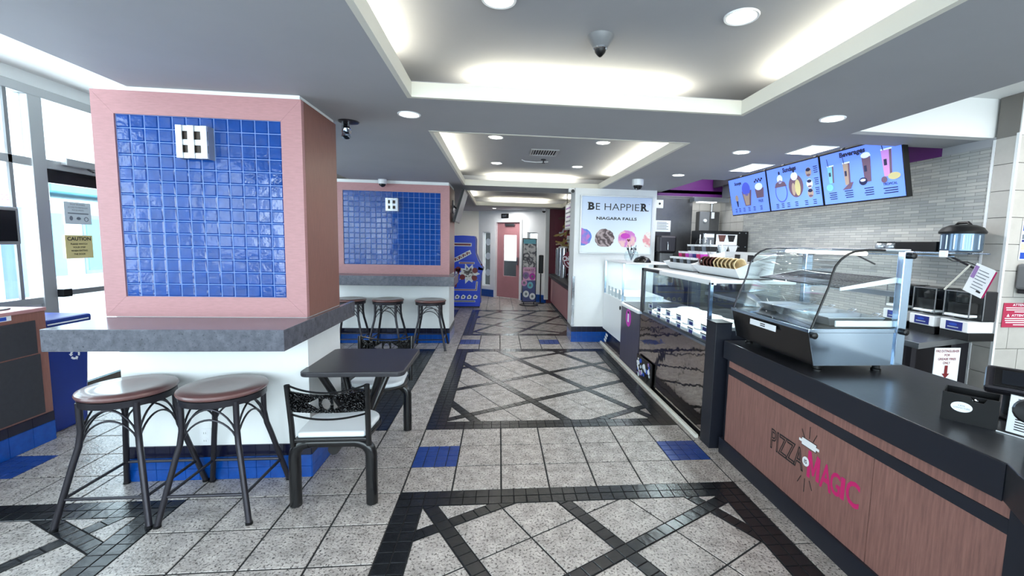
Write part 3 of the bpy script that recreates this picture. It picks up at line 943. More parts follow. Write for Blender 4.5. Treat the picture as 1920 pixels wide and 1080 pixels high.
# ================================================================== WASTE CABINET AND RECYCLING BIN BY THE WINDOW
def cabinet():
    x1 = -2.748
    t = thing('waste_cabinet', 'pink and brown waste cabinet with dark front panels under the window', 'cabinet', (-3.05, 0, 0))
    y0, y1 = -.55, .90
    bx('body', 'brown_laminate', -3.38, x1, y0, y1, .22, .985, t, bevel=.003)
    bx('worktop', 'pink_laminate', -3.40, x1 + .012, y0, y1 - .0, .985, 1.01, t, bevel=.003)
    bx('back_ledge', 'pink_laminate', -3.41, -3.36, y0, y1, 1.01, 1.09, t, bevel=.003)
    bx('flap_panel', 'dark_panel', x1, x1 + .012, .02, .815, .685, .925, t, bevel=.002)
    bx('flap_panel', 'dark_panel', x1, x1 + .012, -.5, -.0, .685, .925, t, bevel=.002)
    bx('door_panel', 'dark_panel', x1, x1 + .012, .02, .83, .235, .675, t, bevel=.002)
    bx('door_panel', 'dark_panel', x1, x1 + .012, -.5, -.0, .235, .675, t, bevel=.002)
    bx('base_core', 'grout_blue', -3.37, x1 - .006, y0, y1 - .006, 0, .22, t)
    n = 9
    for i in range(n):
        w = (y1 - y0) / n
        for j in range(2):
            bx('base_tile', 'tile_navy_base' if j else 'tile_blue_base', x1 - .006, x1 + .004, y0 + i * w + .0015, y0 + (i + 1) * w - .0015, j * .148 + .002, .146 if j == 0 else .219, t)
    lb = bx('tag_plate', 'paper', x1, x1 + .003, .42, .668, .950, .998 - .012, t)
    decal(lb, 'tag_print', rect(-.06, .075, -.012, .012), (x1 + .003, .56, .967), (0, 1, 0), (0, 0, 1), 'blue_sign')
cabinet()
def recycling():
    t = thing('recycling_bin', 'blue recycling bin with a white arrows symbol, beside the waste cabinet', 'bin', (-3.05, 1.15, 0))
    x1, y0, y1 = -2.83, .96, 1.32
    B().add([(x1 - .40, y0 + .02, 0), (x1, y0 + .02, 0), (x1, y1 - .05, 0), (x1 - .40, y1 - .05, 0),
             (x1 - .43, y0, .82), (x1 + .0, y0, .82), (x1 + .0, y1 + .02, .82), (x1 - .43, y1 + .02, .82)],
            [(0, 1, 2, 3), (4, 5, 6, 7), (0, 1, 5, 4), (1, 2, 6, 5), (2, 3, 7, 6), (3, 0, 4, 7)]).build('body', 'blue_plastic', t, bevel=.02)
    bx('lid', 'blue_plastic', x1 - .45, x1 + .015, y0 - .015, y1 + .035, .822, .895, t, bevel=.02)
    bx('lid_stripe', 'white_plastic', x1 + .0155, x1 + .017, y0 + .02, y1, .852, .862, t)
    for k in range(3):
        a = pi / 2 + k * 2 * pi / 3
        c = (x1 + .003, 1.19, .58)
        pts = []
        for i in range(7): aa = a + i * .22; pts.append((.042 * cos(aa), .042 * sin(aa)))
        for i in range(6, -1, -1): aa = a + i * .22; pts.append((.026 * cos(aa), .026 * sin(aa)))
        b = decal(t, 'arrow_symbol', pts, c, (0, 1, 0), (0, 0, 1), 'white_plastic')
        aa = a + 6 * .22
        decal(t, 'arrow_symbol', [(.052 * cos(aa), .052 * sin(aa)), (.016 * cos(aa), .016 * sin(aa)), (.036 * cos(aa + .5), .036 * sin(aa + .5))], c, (0, 1, 0), (0, 0, 1), 'white_plastic')
recycling()
def monitor():
    t = thing('monitor', 'dark monitor on a stand on the pink cabinet, at the left edge', 'monitor', (-3.0, .7, 1.01))
    bx('casing', 'grey_plastic', -2.945, -2.90, .50, .945, 1.465, 1.735, t, bevel=.012)
    bx('screen', 'screen_dark', -2.9, -2.896, .525, .915, 1.49, 1.71, t)
    B().tube([(-2.93, .72, 1.50), (-2.95, .72, 1.02)], .02, 10).build('stand', 'grey_plastic', t, smooth=True)
    B().lathe((-2.95, .72, 1.0105), [(.11, 0), (.11, .01), (.03, .02)], 24).build('foot', 'grey_plastic', t, smooth=True)
monitor()
# notices on the glass door
UL, UP = (0, 1, 0), (0, 0, 1)
def door_notice(name, label, y0, y1, z0, z1, m):
    o = bx(name, m, XW + .007, XW + .010, y0, y1, z0, z1)
    return tag(o, label, 'sign')
n1 = door_notice('door_notice', 'pale grey notice with pictograms, upper one on the glass door', 1.90, 2.172, 1.64, 1.848, 'paper_grey')
c = (XW + .010, 2.036, 0)
text(n1, 'MOST BUSINESS', (c[0], c[1], 1.826), UL, UP, .15, .014, 'ink_grey')
text(n1, 'ACCESS TO RESTROOM', (c[0], c[1], 1.798), UL, UP, .2, .014, 'ink_grey')
text(n1, 'REQUIRED', (c[0], c[1], 1.772), UL, UP, .12, .014, 'ink_grey')
decal(n1, 'bar', rect(-.105, .105, -.005, .005), (c[0], c[1], 1.742), UL, UP, 'ink_grey')
decal(n1, 'pictogram', ell(.022, .014, 14), (c[0], c[1], 1.695), UL, UP, 'ink_grey')
decal(n1, 'pictogram', ell(.016, .022, 14), (c[0], c[1] - .075, 1.695), UL, UP, 'ink_grey')
B().tube(arc((c[0] + .002, c[1] + .078, 1.69), .02, 0, 2 * pi, 14, (0, 1, 0), (0, 0, 1)), .003, 5).build('pictogram', 'ink_grey', n1)
n2 = door_notice('caution_sign', 'yellowish caution sign, lower one on the glass door', 1.885, 2.165, 1.315, 1.535, 'paper_yellow')
text(n2, 'CAUTION', (c[0], 2.026, 1.502), UL, UP, .24, .036, 'ink', bold=.03)
for i, (s_, w_) in enumerate((('PLEASE WATCH', .17), ('YOUR STEP', .13), ('WHEN EXITING', .17), ('THE DOOR', .12))):
    text(n2, s_, (c[0], 2.02, 1.452 - i * .032), UL, UP, w_, .016, 'ink', bold=.02)
tag(bx('paper_notice', 'paper', -3.444, -3.441, .55, .72, 1.0, 1.3), 'narrow white paper strip taped low on the left window pane', 'sign')
# ================================================================== STREET OUTSIDE THE LEFT WINDOWS
def street():
    t = thing('street_building', 'pale shop building across the street with blue glazing', 'building', (-10, 3, 0))
    bx('wall', 'facade', -12, -10, -14, 14, -.06, 2.3, t)
    bx('upper_wall', 'facade', -12, -9.6, -14, 14, 3.0, 6.5, t)
    bx('cyan_fascia', 'facade_cyan', -12, -9.55, 8.6, 13, 2.5, 3.0, t)
    bx('white_fascia', 'facade', -12, -9.6, -14, 8.6, 2.3, 3.0, t)
    for y in (-6, -3.5, -1, 1.0, 2.6, 4.4, 6.2, 8.0, 9.8):
        f = bx('window', 'facade_blue', -10.0, -9.97, y, y + 1.3, .5, 2.0, t)
        bx('pane', 'facade_cyan', -9.97, -9.96, y + .08, y + 1.0, .6, 1.9, f)
    for y in (.2, 3.9, 7.6): bx('column', 'facade_blue', -9.7, -9.45, y, y + .22, -.06, 2.3, t)
    for y in (2.2, 6.2): bx('upper_window', 'facade_cyan', -9.62, -9.58, y, y + 1.5, 3.6, 4.6, t)
    sg = bx('shop_sign', 'paper', -9.5, -9.42, 7.3, 8.1, 2.06, 2.46, t)
    text(sg, 'CIGA', (-9.42, 7.505, 2.24), UL, UP, .24, .13, 'sign_lilac', bold=.03)
street()
UR, = ((0, -1, 0),)                     # reading direction on faces that look towards the aisle
# ================================================================== SERVICE COUNTER
def service_counter():
    t = thing('service_counter', 'long black topped counter with wood front panels and pizza lettering', 'counter', (2.3, -.5, 0))
    yA, yB = .44, -1.455
    top = [(2.288, yA), (3.08, yA), (3.08, -2.4), (2.16, -2.4), (2.16, -1.62), (2.288, -1.432)]
    B().prism([(x, y, .735) for x, y in top], (0, 0, .131)).build('worktop', 'black_top', t, bevel=.003)
    B().prism([(x - .0035, y, .733) for x, y in (top[0], top[5])] + [(2.288 - .0035, -1.432, .862), (2.288 - .0035, yA, .862)], (.003, 0, 0)).build('front_edge', 'black_laminate', t)
    bx('carcass', 'black_laminate', 2.31, 3.04, -2.38, yA - .02, .0, .735, t)
    bx('top_panel', 'counter_wood', 2.294, 2.31, yB, .365, .682, .734, t)
    bx('dark_band', 'black_laminate', 2.291, 2.31, yB, .365, .628, .681, t)
    bx('front_panel', 'counter_wood', 2.293, 2.31, -.9235, .365, .12, .627, t, bevel=.001)
    bx('front_panel', 'counter_wood', 2.293, 2.31, yB, -.9265, .12, .627, t, bevel=.001)
    bx('toe_board', 'black_laminate', 2.281, 2.31, -2.3, .42, 0, .119, t)
    bx('end_post', 'black_laminate', 2.29, 2.42, -1.56, yB - .001, .0, .733, t)
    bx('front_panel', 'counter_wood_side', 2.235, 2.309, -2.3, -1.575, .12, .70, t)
    # lettering and artwork on the front
    x = 2.293
    def P(y, z): return (x, y, z)
    text(t, 'PIZZA', P(-.333, .387), UR, UP, .300, .128, 'ink', outline=.026, name='pizza_lettering')
    hts = [('M', -.560, .092, .466, .317), ('A', -.652, .084, .455, .317), ('G', -.716, .066, .446, .327), ('I', -.765, .026, .445, .333), ('C', -.826, .082, .462, .334)]
    for ch, y, w, z1, z0 in hts:
        if ch == 'M':
            M_ = [(0, 0), (0, 1), (.26, 1), (.5, .42), (.74, 1), (1, .93), (1, .06), (.75, .06), (.75, .60), (.57, .16), (.43, .16), (.25, .60), (.25, 0)]
            decal(t, 'magic_letter', [((a - .5) * w, (b_ - .5) * (z1 - z0)) for a, b_ in M_], P(y, (z0 + z1) / 2), UR, UP, 'pink_print', off=.0005, thick=.0006)
            continue
        text(t, ch, P(y, (z0 + z1) / 2), UR, UP, w, z1 - z0, 'pink_print', bold=.02, name='magic_letter')
    decal(t, 'round_badge', ell(.026, .026), P(-.501, .394), UR, UP, 'white_plastic', off=.002)
    text(t, 'IS', P(-.501, .394), UR, UP, .022, .022, 'ink', bold=.02, thick=.004, name='badge_lettering')
    pin = [(-.055, -.019), (.055, -.019), (.055, .019), (-.055, .019)]
    decal(t, 'rolling_pin_print', pin, P(-.513, .497), UR, UP, 'white_plastic')
    for s in (-1, 1):
        decal(t, 'rolling_pin_handle', [(s * .055, -.007), (s * .078, -.007), (s * .078, .007), (s * .055, .007)], P(-.513, .497), UR, UP, 'white_plastic')
    decal(t, 'rolling_pin_outline', rect(-.059, .059, -.023, .023), P(-.513, .497), UR, UP, 'ink', off=.0003, thick=.0004)
    for a, b in (((-.451, .561), (-.475, .52)), ((-.513, .597), (-.513, .53)), ((-.566, .572), (-.542, .523)), ((-.471, .296), (-.446, .249)), ((-.502, .296), (-.502, .219)), ((-.537, .302), (-.562, .258))):
        B().tube([(x - .001, a[0], a[1]), (x - .001, b[0], b[1])], .0018, 5).build('ray_print', 'ink', t)
service_counter()

# ================================================================== PIZZA DISPLAY CASE
def case():
    t = thing('display_case', 'curved glass heated display case on the black counter', 'display case', (2.6, 0, .866))
    ya, yb = -.42, .40
    prof = [(2.316, 1.116), (2.36, 1.24), (2.405, 1.364), (2.418, 1.43), (2.432, 1.472), (2.462, 1.511), (2.50, 1.540), (2.54, 1.557), (2.624, 1.567), (2.72, 1.567)]
    # curved front glass
    b = B()
    for i in range(len(prof) - 1):
        (x0, z0), (x1, z1) = prof[i], prof[i + 1]
        b.add([(x0, ya, z0), (x0, yb, z0), (x1, yb, z1), (x1, ya, z1)], [(0, 1, 2, 3)])
    g = b.build('curved_glass', 'glass_case', t, smooth=True)
    md = g.modifiers.new('thick', 'SOLIDIFY'); md.thickness = .005
    for y in (ya, yb):
        B().tube([(x, y, z) for x, z in prof], .0065, 6).build('glass_edge', 'black_plastic' if y == ya else 'gun_metal', t, smooth=True)
        loop = [(x, y, z) for x, z in prof] + [(2.86, y, 1.555), (2.86, y, 1.12)]
        B().prism(loop, (0, .004, 0)).build('end_glass', 'glass_case', t)
    # base with raked front, polished ends
    bp = [(2.304, 1.113), (2.352, .912), (2.875, .912), (2.86, 1.10)]
    B().prism([(x, ya + .006, z) for x, z in bp], (0, yb - ya - .012, 0)).build('base', 'black_metal', t)
    for y in (ya, yb - .004): B().prism([(x, y, z) for x, z in bp], (0, .004, 0)).build('end_plate', 'steel_polished', t, bevel=.001)
    bx('base_rim', 'steel_polished', 2.30, 2.87, ya - .006, yb + .006, 1.100, 1.122, t, bevel=.003)
    bx('deck', 'black_metal', 2.33, 2.85, ya + .02, yb - .02, 1.122, 1.128, t)
    for y in (ya + .0, yb - .03):
        bx('corner_post', 'steel_polished', 2.83, 2.885, y - .012, y + .03, .915, 1.565, t, bevel=.004)
        for z in (1.11, 1.54):
            B().lathe((2.868, y - .012, z), [(.018, 0), (.018, -.022), (.012, -.026)], 18, axis=(0, 1, 0)).build('knob', 'black_plastic', t, smooth=True)
    B().lathe((2.325, ya - .006, 1.088), [(.018, 0), (.018, -.022), (.012, -.026)], 18, axis=(0, 1, 0)).build('knob', 'black_plastic', t, smooth=True)
    bx('roof', 'steel', 2.70, 2.88, ya, yb, 1.560, 1.575, t, bevel=.003)
    bx('back_door_rail', 'steel', 2.845, 2.875, ya + .03, yb - .03, 1.30, 1.33, t)
    # sloping wire shelf with white brackets
    for y in (ya + .02, yb - .03):
        B().prism([(2.49, y, 1.335), (2.83, y, 1.385), (2.83, y, 1.415), (2.49, y, 1.352)], (0, .008, 0)).build('shelf_bracket', 'white_plastic', t)
        bx('deck_bracket', 'white_plastic', 2.48, 2.84, y, y + .008, 1.132, 1.165, t)
    sh = B()
    for i in range(26):
        y = ya + .03 + i * (yb - ya - .06) / 25
        sh.tube([(2.49, y, 1.352), (2.83, y, 1.41)], .0028, 5)
    for x, z in ((2.49, 1.352), (2.66, 1.380), (2.83, 1.41)): sh.tube([(x, ya + .03, z), (x, yb - .03, z)], .004, 5)
    sh.build('wire_shelf', 'gun_metal', t)
    # lower front trim, price strip and feet
    bx('price_strip', 'paper', 2.296, 2.300, -.14, .14, 1.048, 1.085, t)
    for k in range(2): bx('price_print', 'ink', 2.2945, 2.296, -.03, .02, 1.058 + k * .012, 1.064 + k * .012, t)
    for x in (2.42, 2.79):
        for y in (ya + .06, yb - .06):
            B().lathe((x, y, .866), [(.026, 0), (.026, .012), (.02, .016), (.02, .046)], 16).build('foot', 'black_plastic', t, smooth=True)
    # lamp under the roof
    B().tube([(2.66, ya + .06, 1.545), (2.66, yb - .06, 1.545)], .012, 8).build('lamp_tube', 'sconce_glow', t, smooth=True)
case()
for i, y in enumerate((-.285, -.105, .075, .255)):
    nm = ['nearest', 'second', 'third', 'farthest'][i]
    t = thing('serving_pan', 'shallow steel serving pan in the glass case, %s of the four from the counter end' % nm, 'pan', (2.64, y, 1.1285), 'steel pans in the display case')
    b = B()
    x0, x1, y0, y1, z0, z1 = 2.47, 2.80, y - .075, y + .075, 1.129, 1.178
    rim = rect(x0 - .012, x1 + .012, y0 - .008, y1 + .008)
    ins = rect(x0, x1, y0, y1); bot = rect(x0 + .015, x1 - .015, y0 + .012, y1 - .012)
    vs = [(p[0], p[1], z1) for p in rim] + [(p[0], p[1], z1) for p in ins] + [(p[0], p[1], z0 + .004) for p in bot] + [(p[0], p[1], z0) for p in bot] + [(p[0], p[1], z1 - .003) for p in rim]
    fs = []
    for k in range(4):
        q = (k + 1) % 4
        fs += [(k, q, 4 + q, 4 + k), (4 + k, 4 + q, 8 + q, 8 + k), (k, 16 + k, 16 + q, q), (16 + k, 12 + k, 12 + q, 16 + q)]
    fs += [(8, 9, 10, 11), (12, 15, 14, 13)]
    b.add(vs, fs).build('tray', 'pan_metal', t)
    B().tube([(x1 + .012, y - .02, z1 - .002), (x1 + .04, y - .02, z1 + .012), (x1 + .04, y + .02, z1 + .012), (x1 + .012, y + .02, z1 - .002)], .004, 6).build('handle', 'pan_metal', t)

# ================================================================== ICE CREAM DIPPING CABINETS
XF = 2.25
def dipping():
    t = thing('dipping_cabinet', 'ice cream dipping cabinet with mirrored front and purple end panel', 'freezer', (2.6, 1.5, 0))
    yN, yM, yE = .64, 2.33, 3.09
    bx('body', 'steel_dark', XF + .02, 3.0, yN + .02, yE, .05, .80, t)
    bx('mirror_panel', 'mirror_panel', XF, XF + .019, yN + .005, yM, .055, .765, t)
    bx('panel_trim', 'steel_polished', XF - .004, XF + .02, yN, yM, .766, .785, t)
    bx('end_panel', 'purple_panel', XF - .01, XF + .019, yM + .003, yE, .0, .755, t)
    bx('end_worktop', 'white_plastic', XF - .03, 2.9, yM, yE + .0, .756, .79, t, bevel=.004)
    decal(t, 'round_sticker', ell(.115, .115, 28), (XF - .01, 2.755, .64), UR, UP, 'magenta')
    decal(t, 'sticker_hole', rect(-.028, .028, -.055, .05), (XF - .01, 2.755, .64), UR, UP, 'paper', off=.0028)
    decal(t, 'sticker_print', rect(-.036, .03, .03, .07), (XF - .01, 2.755, .65), UR, UP, 'ink', off=.0022, thick=.0012)
    bx('kick_plate', 'black_metal', XF + .005, 2.9, yN + .02, yM, .0, .05, t)
    # glass superstructure
    bx('front_glass', 'glass_case', XF + .012, XF + .018, yN + .03, yM - .05, .79, 1.27, t)
    bx('side_glass', 'glass_case', XF + .03, 2.86, yN + .02, yN + .026, .80, 1.27, t)
    bx('side_glass', 'glass_case', XF + .03, 2.86, yM - .03, yM - .024, .80, 1.27, t)
    bx('black_upright', 'black_metal', XF, XF + .035, yM - .045, yM + .01, .79, 1.30, t)
    bx('steel_upright', 'steel_polished', XF + .0, XF + .025, yN + .0, yN + .028, .79, 1.28, t)
    bx('top_shelf', 'white_plastic', XF + .05, 2.97, yN, yM + .01, 1.275, 1.30, t, bevel=.004)
    bx('front_rail', 'white_plastic', XF, XF + .05, yN, yM - .55, 1.262, 1.302, t, bevel=.004)
    bx('front_rail', 'black_metal', XF, XF + .05, yM - .548, yM + .01, 1.27, 1.302, t, bevel=.004)
    # tub lids: the pale sloping insert with tub rims
    B().prism([(XF + .06, yN + .05, .80), (2.84, yN + .05, .80), (2.84, yN + .05, .86), (XF + .06, yN + .05, .815)], (0, yM - yN - .12, 0)).build('insert', 'white_plastic', t)
    for i in range(6):
        for j in range(2):
            y = yN + .19 + i * .262; x = XF + .22 + j * .28
            B().lathe((x, y, .815 + j * .022), [(.115, 0), (.12, .022), (.104, .026), (.10, .012)], 24, cap=False).build('tub_rim', 'white_plastic', t, smooth=True)
    bx('back_glass', 'glass_case', 2.85, 2.856, yN + .03, yM - .03, .86, 1.27, t)
dipping()
def flavor(i, j, y):
    o = bx('flavor_card', 'paper', XF + .034, XF + .0365, y - .06, y + .06, .792 + j * .072, .792 + j * .072 + .058)
    tag(o, '%s flavour card behind the dipping cabinet glass, %s pair from the black post' % (['lower', 'upper'][j], ['first', 'second', 'third', 'fourth', 'fifth', 'sixth'][i]), 'card', 'flavour cards in the dipping cabinet')
    c = (XF + .034, y, .792 + j * .072 + .03)
    decal(o, 'card_band', rect(-.055, .055, .018, .026), c, UR, UP, 'ink')
    decal(o, 'card_print', rect(-.02, .05, -.022, .006), c, UR, UP, 'display_blue')
for i in range(6):
    for j in range(2): flavor(i, j, .78 + i * .262)
def freezer2():
    t = thing('chest_freezer', 'pale grey glass topped freezer between the purple panel and the poster column', 'freezer', (2.6, 3.6, 0))
    y0, y1 = 3.105, 4.165
    bx('body', 'white_plastic', XF + .0, 2.95, y0, y1, .235, .80, t, bevel=.004)
    bx('kick_base', 'tile_navy_base', XF + .06, 2.9, y0 + .01, y1, .0, .234, t)
    for k in range(3):
        B().prism([(XF + .0, y1 - .12 - k * .05, .06 + k * .05), (XF + .0, y0 + .5 - .2 + .55 - k * .05, .05 + k * .05), (XF, y0 + .84 - k * .05, .08 + k * .05), (XF, y1 - .12 - k * .05, .09 + k * .05)], (.01, 0, 0)).build('vent_slat', 'white_plastic', t)
    bx('front_glass', 'glass_case', XF + .01, XF + .016, y0 + .04, y1 - .02, .80, 1.30, t)
    bx('side_glass', 'glass_case', XF + .03, 2.86, y0 + .02, y0 + .026, .80, 1.30, t)
    for y in (y0 + .02, y1 - .035): bx('upright', 'steel_polished', XF, XF + .025, y, y + .022, .80, 1.31, t)
    bx('top_shelf', 'white_plastic', XF + .01, 2.92, y0 - .06, y1, 1.305, 1.325, t, bevel=.004)
    bx('insert', 'white_plastic', XF + .06, 2.84, y0 + .04, y1 - .04, .80, .86, t)
    B().lathe((XF - .0, y0 + .07, .70), [(.026, 0), (.026, .012), (.016, .014)], 16, axis=(-1, 0, 0)).build('lock', 'black_plastic', t, smooth=True)
    for k in range(4):
        c = (XF + .03, y1 - .2 - k * .2, .86)
        bx('tub_card', 'paper_grey', XF + .03, XF + .034, c[1] - .05, c[1] + .05, .80, .93, t)
freezer2()
def post():
    t = thing('black_post', 'square black post where the cabinet meets the wood fronted counter', 'post', (2.32, .55, 0))
    bx('shaft', 'black_laminate', 2.232, 2.36, .475, .632, 0, .985, t, bevel=.003)
    bx('wing', 'black_laminate', 2.36, 2.95, .475, .60, 0, .93, t)
    bx('cap', 'black_plastic', 2.23, 2.362, .473, .634, .985, .992, t)
post()
tag(bx('kerb_strip', 'trim_cream', 2.205, 2.232, .66, 4.13, 0, .03, None, bevel=.003), 'thin pale kerb strip along the foot of the freezer cabinets', 'kerb')
def leaflet():
    o = tag(bx('leaflet_rack', 'black_metal', 2.222, 2.236, 1.80, 2.30, .035, .29), 'low framed colourful picture leaning at the foot of the mirrored cabinet', 'picture')
    random.seed(3)
    for k in range(34):
        y = random.uniform(1.84, 2.26); z = random.uniform(.06, .27)
        m = random.choice(['paper', 'paper', 'blue_sign', 'ink', 'paper_grey', 'blue_sign', 'sign_lilac'])
        s = random.uniform(.012, .03)
        decal(o, 'picture_patch', ell(s * 1.3, s, 7), (2.222, y, z), UR, UP, m, off=.001 + k * .00004)
leaflet()

# things on the cabinet tops
def tray(label, x0, x1, y0, y1, z, h1):
    t = thing('topping_tray', label, 'tray', ((x0 + x1) / 2, (y0 + y1) / 2, z), 'white trays on the cabinet top')
    # flared white box, lower at the front
    a = [(x0 + .04, y0 + .05, z + .007), (x1, y0 + .05, z + .007), (x1, y1 - .05, z + .007), (x0 + .04, y1 - .05, z + .007)]
    b = [(x0 - .03, y0, z + .085), (x1, y0, z + h1), (x1, y1, z + h1), (x0 - .03, y1, z + .085)]
    i1 = [(x0 - .02, y0 + .01, z + .085), (x1 - .01, y0 + .01, z + h1), (x1 - .01, y1 - .01, z + h1), (x0 - .02, y1 - .01, z + .085)]
    i0 = [(x0 + .045, y0 + .055, z + .02), (x1 - .01, y0 + .055, z + .02), (x1 - .01, y1 - .055, z + .02), (x0 + .045, y1 - .055, z + .02)]
    fs = [(0, 1, 2, 3)]
    for k in range(4):
        q = (k + 1) % 4
        fs += [(k, q, 4 + q, 4 + k), (4 + k, 4 + q, 8 + q, 8 + k), (8 + k, 8 + q, 12 + q, 12 + k)]
    fs.append((12, 13, 14, 15))
    B().add(a + b + i1 + i0, fs).build('box', 'white_plastic', t)
    bx('base_plate', 'black_plastic', x0 + .03, x1, y0 + .03, y1 - .03, z - .0, z + .006, t)
    return t
ZT = 1.301
tray('white flared tray holding topping cups, left on the cabinet top', 2.52, 2.84, 1.60, 2.31, ZT, .15)
tr = tray('white flared tray of waffle cones, right on the cabinet top', 2.52, 2.84, .72, 1.55, ZT, .22)
for y in (1.30, 1.08): bx('price_square', 'ink', 2.826, 2.829, y - .045, y + .045, ZT + .135, ZT + .195, tr)
ROWN = ['front', 'middle', 'back']
ORD = ['first', 'second', 'third', 'fourth', 'fifth', 'sixth', 'seventh']
def cup(i, j, x, y, z, band):
    t = thing('sample_cup', 'paper cup with a %s band, %s from the left in the %s tray row' % (band[0], ORD[i], ROWN[j]), 'cup', (x, y, z), 'paper cups in the topping tray')
    B().lathe((x, y, z), [(.026, 0), (.039, .095), (.042, .099), (.037, .099), (.025, .006)], 16, cap=False).build('wall', 'white_plastic', t, smooth=True)
    B().lathe((x, y, z), [(.0305, .026), (.0378, .078)], 16, cap=False).build('printed_band', band[1], t, smooth=True)
bands = [[('dark', 'ink'), ('grey', 'ink_grey')], [('pink', 'pink_print'), ('maroon', 'maroon'), ('pink', 'magenta'), ('lilac', 'sign_lilac'), ('dark blue', 'display_blue'), ('pink', 'pink_print'), ('rose', 'magenta')], [('dark', 'ink'), ('grey', 'ink_grey'), ('dark', 'ink')]]
for j in range(3):
    for i in range(7):
        cup(i, j, 2.58 + j * .10, 2.235 - i * .092, ZT + [.045, .105, .185][j], bands[j][i % len(bands[j])])
sup = thing('cup_riser', 'white stepped riser under the rows of topping cups', 'riser', (2.7, 1.96, ZT + .02))
for j, (xa, xb) in enumerate(((2.575, 2.629), (2.63, 2.729), (2.73, 2.825))): bx('step', 'white_plastic', xa, xb, 1.66, 2.255, ZT + .0205, ZT + [.0445, .1045, .1845][j], sup)
for i in range(10):
    y = 1.47 - i * .07
    dark = i < 4
    t = tag(B().lathe((2.575, y, ZT + .118), [(.018, .075), (.048, -.045), (.054, -.048), (.052, -.053), (.044, -.047), (.014, .07)], 20, axis=(.10, 1, .02), cap=False).build('waffle_cone', 'waffle_dark' if dark else 'waffle', smooth=True),
            ('chocolate dipped waffle cone on the right tray, %s from the left end' % ['first', 'second', 'third', 'fourth'][i] if dark else 'plain waffle cone on the right tray, %s after the chocolate ones' % ['first', 'second', 'third', 'fourth', 'fifth', 'sixth'][i - 4]), 'cone', 'chocolate dipped cones' if dark else 'plain waffle cones')
# clear lidded cups behind the left tray
def dome(label, x, y, z, r, h):
    t = thing('lidded_cup', label, 'cup', (x, y, z), 'clear lidded cups on the cabinet top')
    B().lathe((x, y, z), [(r * .7, 0), (r, h * .66), (r * 1.05, h * .66), (r * .95, h * .66)], 18).build('cup', 'white_plastic', t, smooth=True)
    B().lathe((x, y, z + h * .662), [(r * .96, 0), (r * .9, h * .14), (r * .55, h * .26), (r * .15, h * .30)], 18).build('lid', 'glass_case', t, smooth=True)
    B().lathe((x, y, z + h * .3), [(r * .85, 0), (r * .93, h * .2)], 18, cap=False).build('printed_band', 'ink_grey', t, smooth=True)
    B().tube([(x, y, z + h * .8), (x + .01, y + .02, z + h * 1.08)], .005, 6).build('straw', 'white_plastic', t)
for i, (x, y, h) in enumerate(((2.90, 2.26, .37), (2.90, 2.13, .38), (2.90, 2.0, .31), (2.90, 1.87, .30), (2.90, 1.74, .28))):
    dome('clear lidded cup behind the left topping tray, %s from its left end' % ORD[i], x, y, ZT, .055, h)
def jar():
    t = thing('glass_jar', 'round glass jar of spoons on the farther freezer, before the poster', 'jar', (2.50, 3.6, 1.326))
    B().lathe((2.5, 3.6, 1.326), [(.07, 0), (.10, .04), (.105, .1), (.085, .14), (.08, .14), (.098, .1), (.095, .04)], 20, cap=False).build('bowl', 'glass_case', t, smooth=True)
    b = B()
    for k in range(9):
        a = k * .7
        b.tube([(2.5, 3.6, 1.34), (2.5 + .07 * cos(a), 3.6 + .07 * sin(a), 1.50 + .03 * (k % 3))], .005, 5)
    b.build('spoons', 'ink_grey', t)
    for k in range(3):
        B().lathe((2.44 + k * .055, 3.58, 1.49), [(.012, 0), (.016, .012), (.01, .03)], 10).build('spoon_tip', 'ink', t, smooth=True)
jar()
def bowls():
    t = thing('steel_bowl', 'dark bowl upside down on the farther freezer top', 'bowl', (2.55, 3.25, 1.326))
    B().lathe((2.55, 3.25, 1.326), [(.12, 0), (.118, .02), (.09, .06), (.04, .08)], 24).build('shell', 'black_metal', t, smooth=True)
    B().lathe((2.55, 3.25, 1.406), [(.03, 0), (.028, .008)], 16).build('foot_ring', 'black_metal', t, smooth=True)
bowls()

